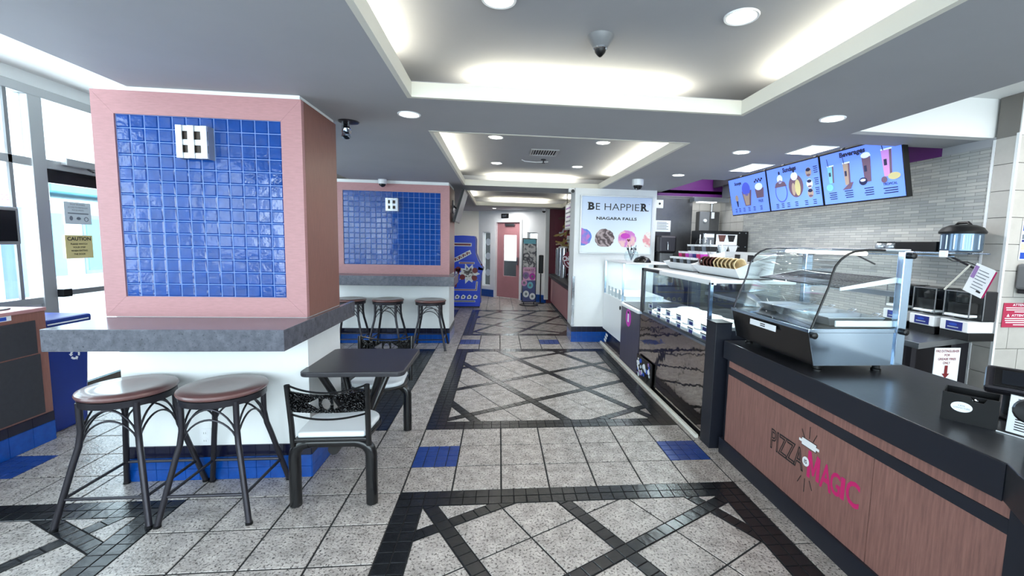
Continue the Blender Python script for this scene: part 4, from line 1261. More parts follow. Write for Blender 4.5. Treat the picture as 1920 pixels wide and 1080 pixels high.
# ================================================================== POSTER ON THE COLUMN
def poster():
    o = thing('poster', 'large framed ice cream poster on the white column', 'poster', (2.41, 4.18, 1.86))
    x0, x1, z0, z1 = 1.852, 2.972, 1.430, 2.298
    y = CY
    for q in ((x0 - .02, x0, z0 - .02, z1 + .02), (x1, x1 + .02, z0 - .02, z1 + .02), (x0, x1, z0 - .02, z0), (x0, x1, z1, z1 + .02)):
        bx('frame', 'aluminium', q[0], q[1], y - .03, y - .001, q[2], q[3], o, bevel=.002)
    bx('print_sheet', 'poster_sky', x0, x1, y - .018, y - .010, z0, z1, o)
    U = (1, 0, 0)
    f = y - .018
    def slabB(ch, xc, w):
        text(o, ch, (xc, f, 2.150), U, UP, w, .118, 'ink', bold=.045, name='headline_letter')
        for zz in (2.0915, 2.1985):
            decal(o, 'letter_serif', rect(-w * .64, -w * .0, 0, .012), (xc, f, zz - .002), U, UP, 'ink', off=.0009)
    slabB('B', 2.005, .098)
    text(o, 'E', (2.108, f, 2.145), U, UP, .066, .104, 'ink', name='headline_letter')
    text(o, 'HAPPIE', (2.49, f, 2.145), U, UP, .555, .104, 'ink', bold=-.008, name='headline_letters')
    slabB('R', 2.848, .105)
    decal(o, 'letter_serif', rect(.03, .072, 0, .014), (2.848, f, 2.0895), U, UP, 'ink', off=.0009)
    text(o, 'TM', (2.925, f, 2.200), U, UP, .022, .010, 'ink')
    text(o, 'NIAGARA FALLS', (2.412, f, 1.965), U, UP, .645, .046, 'ink', bold=.03)
    zc = 1.665
    def scoop(pts, cx_, m):
        decal(o, 'scoop_print', pts, (cx_, f, zc), U, UP, m)
    random.seed(5)
    def blob(rx, ry, n=30):
        pts = []
        for i in range(n):
            a = 2 * pi * i / n
            k = 1 + random.uniform(-.045, .045)
            pts.append((rx * k * cos(a), max(-ry * .9, ry * k * sin(a))))
        return pts
    scoop([(max(0, a), b) for a, b in blob(.165, .14)], x0 + .004, 'scoop_blue')
    scoop([(a, b - .01) for a, b in blob(.155, .145)], 2.226, 'scoop_brown')
    scoop([(a, b - .015) for a, b in blob(.145, .14)], 2.59, 'scoop_pink')
    scoop([(min(0, a), b - .02) for a, b in blob(.125, .135)], x1 - .004, 'scoop_white')
    decal(o, 'dark_patch', [(0, -.03), (.03, .004), (.015, .02), (0, .01), (-.015, .02), (-.03, .004)], (2.615, f, 1.635), U, UP, 'maroon', off=.003)
    decal(o, 'pink_patch', ell(.075, .045, 16), (2.56, f, 1.70), U, UP, 'magenta', off=.003, thick=.0004)
poster()

# ================================================================== MENU SCREENS
def menu(label, ya, yb, title, kind):
    # tilted forward: top edge x=3.80 z=2.505, bottom edge x=3.91 z=2.005
    t = thing('menu_screen', label, 'screen', (3.85, (ya + yb) / 2, 2.25), 'menu screens over the kitchen counter')
    top, bot = Vector((3.80, 0, 2.505)), Vector((3.91, 0, 2.005))
    w = (top - bot).normalized(); n = Vector(UR).cross(w)
    yc = (ya + yb) / 2; W_ = ya - yb; H_ = (top - bot).length
    c = (top + bot) / 2 + Vector((0, yc, 0))
    u = Vector(UR)
    def pt(a, b, d=0): return c + u * a + w * b + n * d
    B().prism([pt(a, b, -.045) for a, b in rect(-W_ / 2, W_ / 2, -H_ / 2, H_ / 2)], n * .045).build('casing', 'black_plastic', t)
    sc_ = decal(t, 'screen_panel', rect(-W_ / 2 + .012, W_ / 2 - .012, -H_ / 2 + .014, H_ / 2 - .012), c, u, w, 'screen_glow')
    def D(pts, m, k=1): decal(sc_, 'picture', pts, c, u, w, m, off=.0026 + .0012 * k, thick=.001)
    def Tx(s, a, b, ww, hh, m='screen_ink', bold=.02): text(sc_, s, pt(a, b), u, w, ww, hh, m, bold=bold, thick=.0045)
    B().tube([pt(-W_ * .3, H_ / 2 - .05, -.05), pt(-W_ * .3, H_ / 2 + .12, -.2)], .015, 8).tube([pt(W_ * .3, H_ / 2 - .05, -.05), pt(W_ * .3, H_ / 2 + .12, -.2)], .015, 8).tube([pt(-W_ * .3, H_ / 2 + .12, -.2), (3.9, yc - W_ * -.3, 2.95)], .012, 8).tube([pt(W_ * .3, H_ / 2 + .12, -.2), (3.9, yc - W_ * .3, 2.95)], .012, 8).build('hanger', 'black_metal', t)
    def lines(a, b, n_=3, ww=.05):
        for k in range(n_): D(rect(a - ww * (.5 - .1 * (k % 2)), a + ww * .5, b - k * .02, b - k * .02 + .008), 'screen_ink')
    def cupd(a, b, ww, hh, m, m2='screen_brown'):
        D([(a - ww * .36, b), (a + ww * .36, b), (a + ww * .5, b + hh), (a - ww * .5, b + hh)], m)
        D([(a + ww * .16, b), (a + ww * .36, b), (a + ww * .5, b + hh), (a + ww * .28, b + hh)], m2, 2)
        D(rect(a - ww * .5, a + ww * .54, b + hh, b + hh + .012), 'screen_white', 2)
        D([(a - ww * .3, b + hh), (a - ww * .22, b + hh), (a - ww * .38, b + hh + .08), (a - ww * .46, b + hh + .08)], 'screen_ink', 3)
        D(rect(a - ww * .28, a, b + hh * .42, b + hh * .66), 'screen_ink', 3)
    if kind == 0:
        Tx('Scoops', -.20, .17, .17, .06, bold=.05)
        D([(-.08, -.14), (.05, -.14), (.10, .06), (-.13, .06)], 'screen_brown'); D([(-.06, -.13), (.02, -.13), (.05, .02), (-.1, .02)], 'screen_tan', 2)
        D(ell(.095, .09, 20, -.02, .08), 'screen_blue', 2)
        D(ell(.04, .045, 14, -.27, -.02), 'screen_tan'); D([(-.29, -.06), (-.24, -.06), (-.25, -.14), (-.27, -.14)], 'screen_ink', 2)
        D([(.20, -.06), (.35, -.06), (.37, .06), (.18, .06)], 'screen_brown'); D(ell(.08, .045, 14, .27, .08), 'screen_white', 2)
        for k in range(6): D(ell(.018, .014, 8, .20 + .03 * k, .15 + .02 * (k % 2)), 'screen_ink', 2)
        for a in (-.32, -.23, -.12, .0, .12, .27): lines(a, -.17, 3)
        Tx('FREE', .28, -.10, .1, .035)
    if kind == 1:
        Tx('Sundaes', -.02, .20, .23, .055, bold=.05)
        D(ell(.11, .12, 24, -.20, -.04), 'screen_blue'); D(ell(.095, .105, 24, -.20, -.04), 'screen_glow', 2); D([(-.31, .02), (-.09, .02), (-.12, .07), (-.2, .10), (-.28, .07)], 'screen_brown', 3); D(ell(.05, .05, 14, -.2, .11), 'screen_white', 3); D(ell(.016, .022, 10, -.2, .18), 'screen_ink', 4)
        D(ell(.12, .125, 24, .06, .0), 'screen_brown'); D(ell(.045, .09, 16, .09, -.02), 'screen_yellow', 2); D(ell(.03, .07, 16, .02, -.03), 'screen_tan', 2); D(ell(.055, .045, 16, .05, .11), 'screen_white', 2); D(ell(.016, .022, 10, .05, .17), 'screen_ink', 3)
        for b_, m in ((.12, 'screen_tan'), (.0, 'screen_white'), (-.10, 'screen_tan')):
            D(ell(.045, .05, 14, .28, b_), m); D(ell(.035, .018, 12, .28, b_ + .025), 'screen_ink', 2); D(ell(.03, .012, 12, .28, b_ - .03), 'screen_brown', 2)
            lines(.385, b_ + .04, 4, .06)
        for a in (-.3, -.2, -.1, .04, .2, .33): lines(a, -.18, 3)
    if kind == 2:
        Tx('Beverages', -.05, .20, .30, .06, bold=.05)
        cupd(-.33, -.04, .085, .16, 'screen_green'); D(ell(.045, .035, 16, -.36, -.08), 'screen_green', 3)
        cupd(-.13, -.08, .085, .20, 'screen_tan'); D([(-.2, -.12), (-.1, -.12), (-.06, -.06), (-.1, -.06)], 'screen_brown', 3)
        cupd(.10, -.08, .095, .22, 'screen_brown'); D(ell(.045, .035, 16, .05, -.07), 'screen_ink', 4); D(ell(.03, .012, 12, .05, -.06), 'screen_white', 5); D(ell(.05, .025, 16, .1, .155), 'screen_white', 4)
        cupd(.31, -.06, .105, .22, 'screen_pink'); D(ell(.06, .03, 16, .37, -.065), 'screen_yellow', 4); D(ell(.03, .028, 12, .27, -.085), 'screen_brown', 4)
        for a in (-.33, -.13, .10): lines(a, -.14, 4, .1)
        Tx('TROPICAL', .32, -.125, .14, .022); lines(.32, -.165, 3, .14)
menu('left menu screen headed Scoops, above the kitchen wall', 3.415, 2.525, 'Scoops', 0)
menu('middle menu screen headed Sundaes', 2.515, 1.62, 'Sundaes', 1)
menu('right menu screen headed Beverages', 1.61, .68, 'Beverages', 2)

struct(bx('trim_16', 'dark_panel', 4.06, 4.10, .76, 4.38, 2.52, 2.949))  # dark board added to darken the bright gap above the screens
# ================================================================== KITCHEN LINE ALONG THE RIGHT WALL
ZK = .92
def back_counter():
    t = thing('back_counter', 'stainless counter along the grey mosaic wall, under the machines', 'counter', (3.9, 1.5, 0))
    B().prism([(3.55, .11, ZK - .045), (4.235, .33, ZK - .045), (4.235, 3.4, ZK - .045), (3.55, 3.4, ZK - .045)], (0, 0, .045)).build('top', 'steel', t, bevel=.003)
    bx('cabinet', 'steel_dark', 3.62, 4.22, .40, 3.36, .1, ZK - .046, t)
    bx('end_panel', 'white_plastic', 3.600, 3.619, .42, .95, .12, ZK - .06, t)
    for y in (.18, 1.06, 2.2): bx('leg', 'gun_metal', 3.57, 3.61, y, y + .04, 0, ZK - .046, t)
    bx('leg', 'gun_metal', 4.00, 4.04, .28, .32, 0, ZK - .046, t)
    bx('back_rail', 'gun_metal', 3.62, 4.22, .34, .38, .15, ZK - .046, t)
    for y in (1.2, 1.8): bx('door', 'steel', 3.604, 3.619, y, y + .55, .14, .84, t)
back_counter()
def fire_sign():
    o = tag(bx('extinguisher_notice', 'paper', 3.726, 3.93, .150, .154, .60, .874), 'white sheet with a downward arrow about the grease fire extinguisher', 'sign')
    c = (3.828, .150, 0)
    U = (1, 0, 0)
    for s_, z, w_ in (('FIRE EXTINGUISHER', .851, .188), ('FOR', .822, .045), ('GREASE FIRES', .793, .145), ('ONLY', .764, .06)):
        text(o, s_, (c[0], .150, z), U, UP, w_, .018, 'ink_red', bold=.03)
    decal(o, 'arrow', [(-.012, .09), (.012, .09), (.012, .03), (.03, .03), (0, -.005), (-.03, .03), (-.012, .03)], (c[0], .150, .655), U, UP, 'ink_red')
fire_sign()
def dispenser(label, y0, y1, x0=3.98):
    t = thing('topping_dispenser', label, 'dispenser', ((x0 + 4.2) / 2, (y0 + y1) / 2, ZK), 'clear topping dispensers on the back counter')
    ym = (y0 + y1) / 2; x1 = 4.19
    bx('plinth', 'black_plastic', x0, x1, y0, y1, ZK + .001, .979, t, bevel=.004)
    bx('front_face', 'white_plastic', x0 - .008, x1 - .01, y0 + .004, y1 - .004, .980, 1.062, t, bevel=.006)
    s_ = bx('display', 'display_blue', x0 - .011, x0 - .008, ym - .065, ym + .055, .990, 1.052, t)
    decal(s_, 'display_print', rect(-.04, .04, -.003, .003), (x0 - .011, ym, 1.01), UR, UP, 'paper_grey')
    decal(s_, 'display_logo', ell(.03, .010), (x0 - .011, ym, 1.03), UR, UP, 'blue_sign')
    bx('body', 'screen_dark', x0 + .10, x1, y0 + .005, y1 - .005, 1.063, 1.285, t, bevel=.008)
    bx('hopper', 'glass_case', x0 + .0, x0 + .099, y0 + .012, y1 - .012, 1.085, 1.28, t)
    for yy in (y0 + .012, y1 - .018): bx('hopper_edge', 'grey_plastic', x0 - .003, x0 + .003, yy, yy + .006, 1.085, 1.28, t)
    bx('hopper_edge', 'grey_plastic', x0 - .003, x0 + .003, y0 + .018, y1 - .018, 1.274, 1.28, t)
    bx('hopper_fill', 'black_plastic', x0 + .012, x0 + .09, y0 + .035, y1 - .035, 1.115, 1.19, t)
    B().lathe((x0 + .05, ym, 1.195), [(.035, 0), (.04, .04), (.02, .06)], 16).build('auger', 'black_plastic', t, smooth=True)
    bx('chute_lip', 'white_plastic', x0 - .012, x0 + .09, y0 + .03, y1 - .03, 1.09, 1.108, t, bevel=.004)
dispenser('clear topping dispenser with blue display, nearest the tiled pier', .150, .365)
dispenser('clear topping dispenser with blue display, second from the tiled pier', .405, .62)
dispenser('topping dispenser half hidden behind the glass case, third from the tiled pier', .66, .875)
def shelf():
    t = thing('wire_shelf', 'chrome wire wall shelf above the topping dispensers', 'shelf', (4.1, 1.3, 1.55))
    b = B()
    for k in range(34): b.tube([(3.94, .30 + k * .06, 1.563), (4.24, .30 + k * .06, 1.563)], .0022, 4)
    b.build('wires', 'steel', t)
    for x in (3.94, 4.09, 4.235):
        B().tube([(x, .28, 1.556), (x, 2.3, 1.556)], .005, 6).build('rail', 'steel_polished', t)
    B().tube([(3.94, .28, 1.532), (3.94, 2.3, 1.532)], .0045, 6).build('rail', 'steel_polished', t)
    for y in (.36, 1.3, 2.2): B().tube([(3.96, y, 1.55), (4.245, y, 1.43)], .008, 6).build('bracket', 'gun_metal', t)
    bx('clip', 'white_plastic', 3.910, 3.934, .32, .37, 1.525, 1.575, t, bevel=.003)
shelf()
def pot():
    x, y, z, r = 4.07, .355, 1.5675, .124
    t = thing('food_container', 'round clear food container with a black lid on the wire shelf', 'container', (x, y, z))
    B().lathe((x, y, z), [(r - .01, 0), (r, .01), (r, .135)], 28).build('tub', 'pot_glass', t, smooth=True)
    for k in range(6):
        a = pi + (k - 1) * .4
        B().tube([(x + r * cos(a), y + r * sin(a), z + .02), (x + r * cos(a), y + r * sin(a), z + .125)], .005, 6).build('rib', 'steel', t)
    B().lathe((x, y, z + .136), [(r + .012, 0), (r + .015, .015), (r - .005, .045), (r * .6, .066), (.02, .07)], 28).build('lid', 'black_plastic', t, smooth=True)
    B().tube([(x, y - .06, z + .195), (x, y - .035, z + .22), (x, y + .035, z + .22), (x, y + .06, z + .195)], .011, 8).build('lid_handle', 'black_plastic', t, smooth=True)
pot()
tag(bx('black_tray', 'black_plastic', 4.02, 4.23, .50, .87, 1.567, 1.645, bevel=.005), 'long black tray lying on the wire shelf beside the container', 'tray')
for i, y in enumerate((.935, 1.045)):
    t = thing('sauce_pot', 'small round grey pot on the wire shelf, %s the black tray' % ['next to', 'one away from'][i], 'pot', (4.06, y, 1.567), 'grey pots on the shelf')
    B().lathe((4.06, y, 1.567), [(.033, 0), (.048, .017), (.05, .042), (.04, .062), (.026, .066)], 18).build('body', 'pan_metal', t, smooth=True)
    B().lathe((4.06, y, 1.634), [(.038, 0), (.038, .01), (.01, .013)], 18).build('lid', 'black_plastic', t, smooth=True)
def card():
    t = thing('hanging_card', 'tilted white instruction card hanging from the shelf end', 'card', (3.92, .07, 1.37))
    c = Vector((3.915, .07, 1.372))
    an = radians(21)
    u = Vector((0, -cos(an), -sin(an)))
    w = Vector((0, -sin(an), cos(an)))
    decal(t, 'sheet', rect(-.068, .068, -.105, .105), c, u, w, 'paper')
    decal(t, 'sheet_behind', rect(-.066, .074, -.100, .098), c + Vector((.004, 0, -.002)), u, w, 'pink_print', off=-.001)
    decal(t, 'print_block', rect(-.064, -.038, .0, .09), c, u, w, 'sign_lilac', off=.003)
    for k in range(7): decal(t, 'print_line', rect(-.03, .038 + .012 * (k % 2), .066 - k * .022, .071 - k * .022), c, u, w, 'ink_grey', off=.003)
    decal(t, 'print_box', rect(.018, .048, -.078, -.066), c, u, w, 'ink', off=.003)
    B().tube([(3.93, .345, 1.53), (3.92, .27, 1.50), (3.917, .16, 1.497), (3.915, .10, 1.475)], .0035, 6).build('cord', 'black_plastic', t)
    B().tube([(3.913, .30, 1.285), (3.913, .14, 1.475)], .006, 6).build('rod', 'trim_cream', t)
card()
def cartridge():
    Y0 = 3.55
    t = thing('merchandiser', 'black cup dispenser cabinet with white pockets in the kitchen corner', 'cabinet', (3.87, Y0, ZK))
    bx('stand', 'steel_dark', 3.52, 4.22, Y0 - .01, Y0 + .32, .0, ZK, t)
    bx('body', 'black_plastic', 3.50, 4.24, Y0, Y0 + .3, ZK + .001, 1.797, t, bevel=.006)
    bx('lit_bay', 'grey_plastic', 3.545, 3.715, Y0 - .006, Y0, 1.36, 1.755, t)
    for z, m in ((1.72, 'paper'), (1.57, 'ink_grey'), (1.50, 'paper'), (1.42, 'blue_sign')): bx('bay_shelf', m, 3.555, 3.705, Y0 - .02, Y0 - .007, z - .025, z + .025, t)
    bx('label_panel', 'paper', 3.745, 4.065, Y0 - .008, Y0, 1.59, 1.745, t)
    for i in range(2):
        x = 3.83 + i * .145
        B().prism([(x - .06, Y0 - .009, 1.735), (x + .06, Y0 - .009, 1.735), (x + .035, Y0 - .009, 1.64), (x - .035, Y0 - .009, 1.64)], (0, -.003, 0)).build('pocket_print', 'waffle_dark' if i == 0 else 'ink', t)
        B().prism([(x - .075, Y0 - .02, 1.585), (x + .075, Y0 - .02, 1.585), (x + .02, Y0 - .02, 1.43), (x - .02, Y0 - .02, 1.43)], (0, -.05, 0)).build('cone_holder', 'white_plastic', t)
    for x in (4.10, 4.20):
        for z in (1.77, 1.57): B().lathe((x, Y0, z), [(.008, 0), (.008, -.006)], 10, axis=(0, 1, 0)).build('screw', 'steel', t)
cartridge()
def kitchen_back():
    f = thing('steel_cabinet', 'tall dark stainless cabinet beside the poster column', 'cabinet', (3.4, 4.35, 0))
    bx('body', 'steel_dark', 3.06, 3.70, 4.31, 4.45, .1, 2.36, f, bevel=.004)
    bx('door', 'steel_dark', 3.07, 3.69, 4.297, 4.309, .15, 2.33, f, bevel=.004)
    bx('handle', 'gun_metal', 3.64, 3.66, 4.27, 4.296, 1.0, 1.6, f)
    bx('foot', 'black_plastic', 3.10, 3.66, 4.33, 4.44, 0, .1, f)
    e = thing('control_box', 'grey metal electrical box with a round switch on the kitchen wall', 'box', (4.0, 4.4, 2.0))
    bx('body', 'steel_dark', 3.83, 4.17, 4.32, 4.455, 1.70, 2.13, e, bevel=.004)
    bx('face', 'grey_plastic', 3.835, 4.0, 4.312, 4.3195, 1.705, 2.125, e, bevel=.003)
    B().lathe((3.92, 4.312, 1.98), [(.03, 0), (.03, -.02), (.022, -.03)], 16, axis=(0, 1, 0)).build('switch', 'white_plastic', e, smooth=True)
    B().tube([(4.06, 4.38, 2.13), (4.06, 4.38, 2.36)], .013, 8).build('conduit', 'steel', e)
    bx('tag', 'paper', 4.03, 4.08, 4.312, 4.3185, 2.02, 2.12, e)
    s = tag(bx('paper_notice', 'paper', 3.078, 3.328, 4.262, 4.266, 1.784, 1.965), 'white paper notice above the dark mixer, beside the poster column', 'sign')
    for k in range(6): decal(s, 'print_line', rect(-.1, .06 + .03 * (k % 2), 0, .008), (3.20, 4.262, 1.93 - k * .022), (1, 0, 0), UP, 'ink_grey')
    m = thing('mixer', 'dark metal mixer on the counter beside the poster column', 'mixer', (3.2, 4.15, 0))
    bx('column', 'steel_dark', 3.10, 3.33, 4.06, 4.26, .921, 1.46, m, bevel=.02)
    bx('head', 'gun_metal', 3.07, 3.35, 4.02, 4.26, 1.45, 1.72, m, bevel=.03)
    bx('notice_holder', 'gun_metal', 3.075, 3.331, 4.2665, 4.274, 1.71, 1.97, m)
    B().tube([(3.2, 4.02, 1.62), (3.2, 4.0, 1.58), (3.2, 4.0, 1.5)], .008, 6).build('lever', 'steel', m)
    bx('stand', 'steel_dark', 3.07, 3.48, 4.0, 4.28, 0, .92, m)
    h = thing('hood_lamp', 'white strip light under the kitchen hood', 'lamp', (3.85, 4.2, 2.3))
    bx('housing', 'steel', 3.62, 4.2, 4.08, 4.25, 2.265, 2.33, h)
    bx('diffuser', 'panel_glow', 3.72, 4.0, 4.10, 4.23, 2.258, 2.264, h)
    w = thing('wall_fixture', 'white round wall sensor beside the hood', 'sensor', (3.12, 4.29, 2.25))
    bx('plate', 'white_plastic', 3.075, 3.20, 4.285, 4.296, 2.16, 2.29, w, bevel=.004)
    B().lathe((3.14, 4.285, 2.23), [(.018, 0), (.014, -.012)], 14, axis=(0, 1, 0)).build('lens', 'ink', w, smooth=True)
kitchen_back()
# ================================================================== PIER SIGNS AND THINGS ON THE COUNTER END
def pier_signs():
    U = (1, 0, 0)
    yf = PIY - .0085
    o = tag(bx('warning_sign', 'red_sign', 4.285, 4.56, yf - .005, yf - .001, 1.020, 1.202, bevel=.004), 'red warning sign with white lettering on the tiled pier', 'sign')
    xc = 4.422; k = .85
    def Zs(z): return 1.566 + (z - 1.566) * k * 1.0
    for z in (1.188, 1.110): text(o, 'ATTENTION', (xc + .02, yf - .005, z), U, UP, .17, .017, 'paper', bold=.02)
    decal(o, 'warning_triangle', [(-.012, -.010), (.012, -.010), (0, .012)], (xc - .095, yf - .005, 1.110), U, UP, 'paper')
    for z, w_ in ((1.166, .24), (1.151, .23), (1.137, .09), (1.087, .24), (1.072, .235), (1.057, .22), (1.040, .09)):
        decal(o, 'print_line', rect(-w_ / 2, w_ / 2, -.0034, .0034), (xc, yf - .005, z), U, UP, 'paper')
    b = tag(bx('blue_poster', 'paper', 4.354, 4.56, yf - .005, yf - .001, 1.519, 1.800), 'white and blue notice on the tiled pier at the right edge', 'sign')
    for z0, z1, m in ((1.73, 1.79, 'blue_sign'), (1.67, 1.705, 'ink_grey'), (1.65, 1.666, 'display_blue'), (1.594, 1.638, 'waffle'), (1.527, 1.574, 'blue_sign')):
        bx('print_block', m, 4.362, 4.55, yf - .0065, yf - .005, z0, z1, b)
    d = thing('towel_dispenser', 'grey paper towel dispenser under the blue notice', 'dispenser', (4.45, yf - .06, 1.3))
    bx('housing', 'grey_plastic', 4.35, 4.62, yf - .11, yf - .0005, 1.305, 1.493, d, bevel=.02)
    bx('slot_trim', 'steel', 4.37, 4.60, yf - .116, yf - .11, 1.32, 1.39, d)
    bx('lower_lip', 'gun_metal', 4.37, 4.52, yf - .095, yf - .01, 1.275, 1.304, d, bevel=.006)
pier_signs()
ZW = .8665
def counter_items():
    n = thing('napkin_box', 'black open box with an oval white label on the counter', 'box', (2.55, -1.1, ZW))
    # set at an angle on the counter; front face from (2.455,-1.05) to (2.55,-1.19)
    a, b_ = Vector((2.452, -1.052)), Vector((2.553, -1.188))
    dx_ = (b_ - a).normalized(); nx_ = Vector((-dx_.y, dx_.x)) if Vector((-dx_.y, dx_.x)).x > 0 else Vector((dx_.y, -dx_.x))
    L_ = (b_ - a).length
    def Q(s, d, z): p = a + dx_ * s + nx_ * d; return (p.x, p.y, z)
    def slab(name, s0, s1, d0, d1, z0, z1, m, par=n):
        vs = [Q(s, d, z) for z in (z0, z1) for d in (d0, d1) for s in (s0, s1)]
        return B().add(vs, [(0, 2, 3, 1), (4, 5, 7, 6), (0, 1, 5, 4), (2, 6, 7, 3), (0, 4, 6, 2), (1, 3, 7, 5)]).build(name, m, par)
    D_ = .13; th = .004
    H_ = .118
    fr = [(0, 0), (L_, 0), (L_, H_), (L_ - .035, H_), (L_ - .045, H_ - .022), (L_ - .075, H_ - .022), (L_ - .085, H_ - .004), (0, H_)]
    B().prism([Q(s, 0, ZW + z) for s, z in fr], Vector((nx_.x * th, nx_.y * th, 0))).build('front', 'black_plastic', n)
    slab('back', 0, L_, D_ - th, D_, ZW, ZW + H_, 'black_plastic')
    slab('side', 0, th, th, D_ - th, ZW, ZW + H_, 'black_plastic')
    slab('side', L_ - th, L_, th, D_ - th, ZW, ZW + H_, 'black_plastic')
    slab('divider', th, L_ - th, .05, .054, ZW, ZW + H_ - .012, 'black_plastic')
    slab('floor', th, L_ - th, th, D_ - th, ZW, ZW + .06, 'black_plastic')
    uu = Vector((dx_.x, dx_.y, 0))
    lb = decal(n, 'oval_label', ell(.033, .021, 26), Q(.062, 0, ZW + .066), uu, UP, 'paper')
    text(n, 'LIDS', Q(.062, -.0012, ZW + .072), uu, UP, .02, .006, 'ink_grey', thick=.0022)
    text(n, 'CONTACTLESS', Q(.062, -.0012, ZW + .062), uu, UP, .05, .006, 'ink_grey', thick=.0022)
    k = thing('key_ring', 'small shiny key ring lying in the black box', 'keys', Q(.09, .03, ZW + .1))
    B().tube(arc(Q(.09, .028, ZW + .088), .010, 0, 2 * pi, 12, (1, 0, 0), (0, .6, .8)), .0022, 5).build('ring', 'chrome', k)
    B().tube([Q(.09, .028, ZW + .088), Q(.108, .03, ZW + .094)], .004, 5).tube([Q(.09, .028, ZW + .088), Q(.10, .02, ZW + .101)], .004, 5).build('key', 'chrome', k)
    # payment terminal
    t = thing('payment_terminal', 'dark payment terminal with a small screen at the right edge', 'terminal', (2.79, -1.06, ZW))
    B().prism([(2.71, -.98, ZW), (2.90, -.98, ZW), (2.90, -1.14, ZW), (2.71, -1.14, ZW)], (0, 0, .012)).build('base', 'black_plastic', t, bevel=.004)
    B().tube([(2.80, -1.06, ZW + .01), (2.79, -1.05, ZW + .13)], [.045, .03], 12).build('neck', 'black_plastic', t, smooth=True)
    c = Vector((2.785, -1.065, ZW + .165)); u = Vector((.62, -.78, 0)).normalized(); w = (Vector((0, 0, 1)) * .72 + Vector((.78, .62, 0)) * .69).normalized()
    def RB(name, w2, h2, d0, d1, m, bev=.012, off=(0, 0)):
        n_ = u.cross(w)
        cc = c + u * off[0] + w * off[1]
        return B().prism([cc + u * p[0] + w * p[1] + n_ * d0 for p in rect(-w2, w2, -h2, h2)], n_ * (d1 - d0)).build(name, m, t, bevel=bev)
    RB('casing', .10, .062, -.05, 0, 'gun_metal', .014)
    RB('bezel', .082, .048, 0, .006, 'black_plastic', .004, (.01, 0))
    RB('screen', .060, .034, .006, .008, 'screen_dark', .001, (.012, 0))
    s = thing('counter_notice', 'printed notice in a clear upright stand before the terminal', 'sign', (2.57, -1.26, ZW))
    a2, b2 = Vector((2.576, -1.200)), Vector((2.622, -1.335))
    d2 = (b2 - a2).normalized(); n2 = Vector((d2.y, -d2.x)); n2 = n2 if n2.x < 0 else -n2
    def Q2(p, z): q = a2 + d2 * p; return Vector((q.x, q.y, z))
    u2 = Vector((d2.x, d2.y, 0)); L2 = (b2 - a2).length
    ws = Vector((.12, .06, 1)).normalized()
    decal(s, 'sheet', rect(0, L2, .006, .15), Q2(0, ZW), u2, ws, 'paper')
    decal(s, 'stand', rect(-.003, L2 + .003, .002, .152), Q2(0, ZW) , u2, ws, 'glass_case', off=-.004, thick=.002)
    decal(s, 'stand_foot', rect(-.02, L2, .0, .004), Q2(0, ZW) + Vector((n2.x, n2.y, 0)) * .02, u2, UP, 'white_plastic')
    for k2 in range(13): decal(s, 'print_line', rect(.012, .06 + .02 * ((k2 * 7) % 3), .136 - k2 * .0098, .140 - k2 * .0098), Q2(.01, ZW), u2, ws, 'ink_grey' if k2 < 4 else 'ink', off=.003, thick=.0005)
    e = thing('card_reader', 'black rounded card reader before the printed notice', 'card reader', (2.41, -1.41, ZW))
    B().tube([(2.415, -1.42, ZW + .002), (2.40, -1.41, ZW + .13)], [.03, .02], 12).build('stalk', 'black_plastic', e, smooth=True)
    B().lathe((2.388, -1.402, ZW + .165), [(.01, -.03), (.036, -.024), (.042, 0), (.036, .024), (.01, .03)], 18, axis=(-.7, -.5, .2)).build('head', 'black_plastic', e, smooth=True)
counter_items()
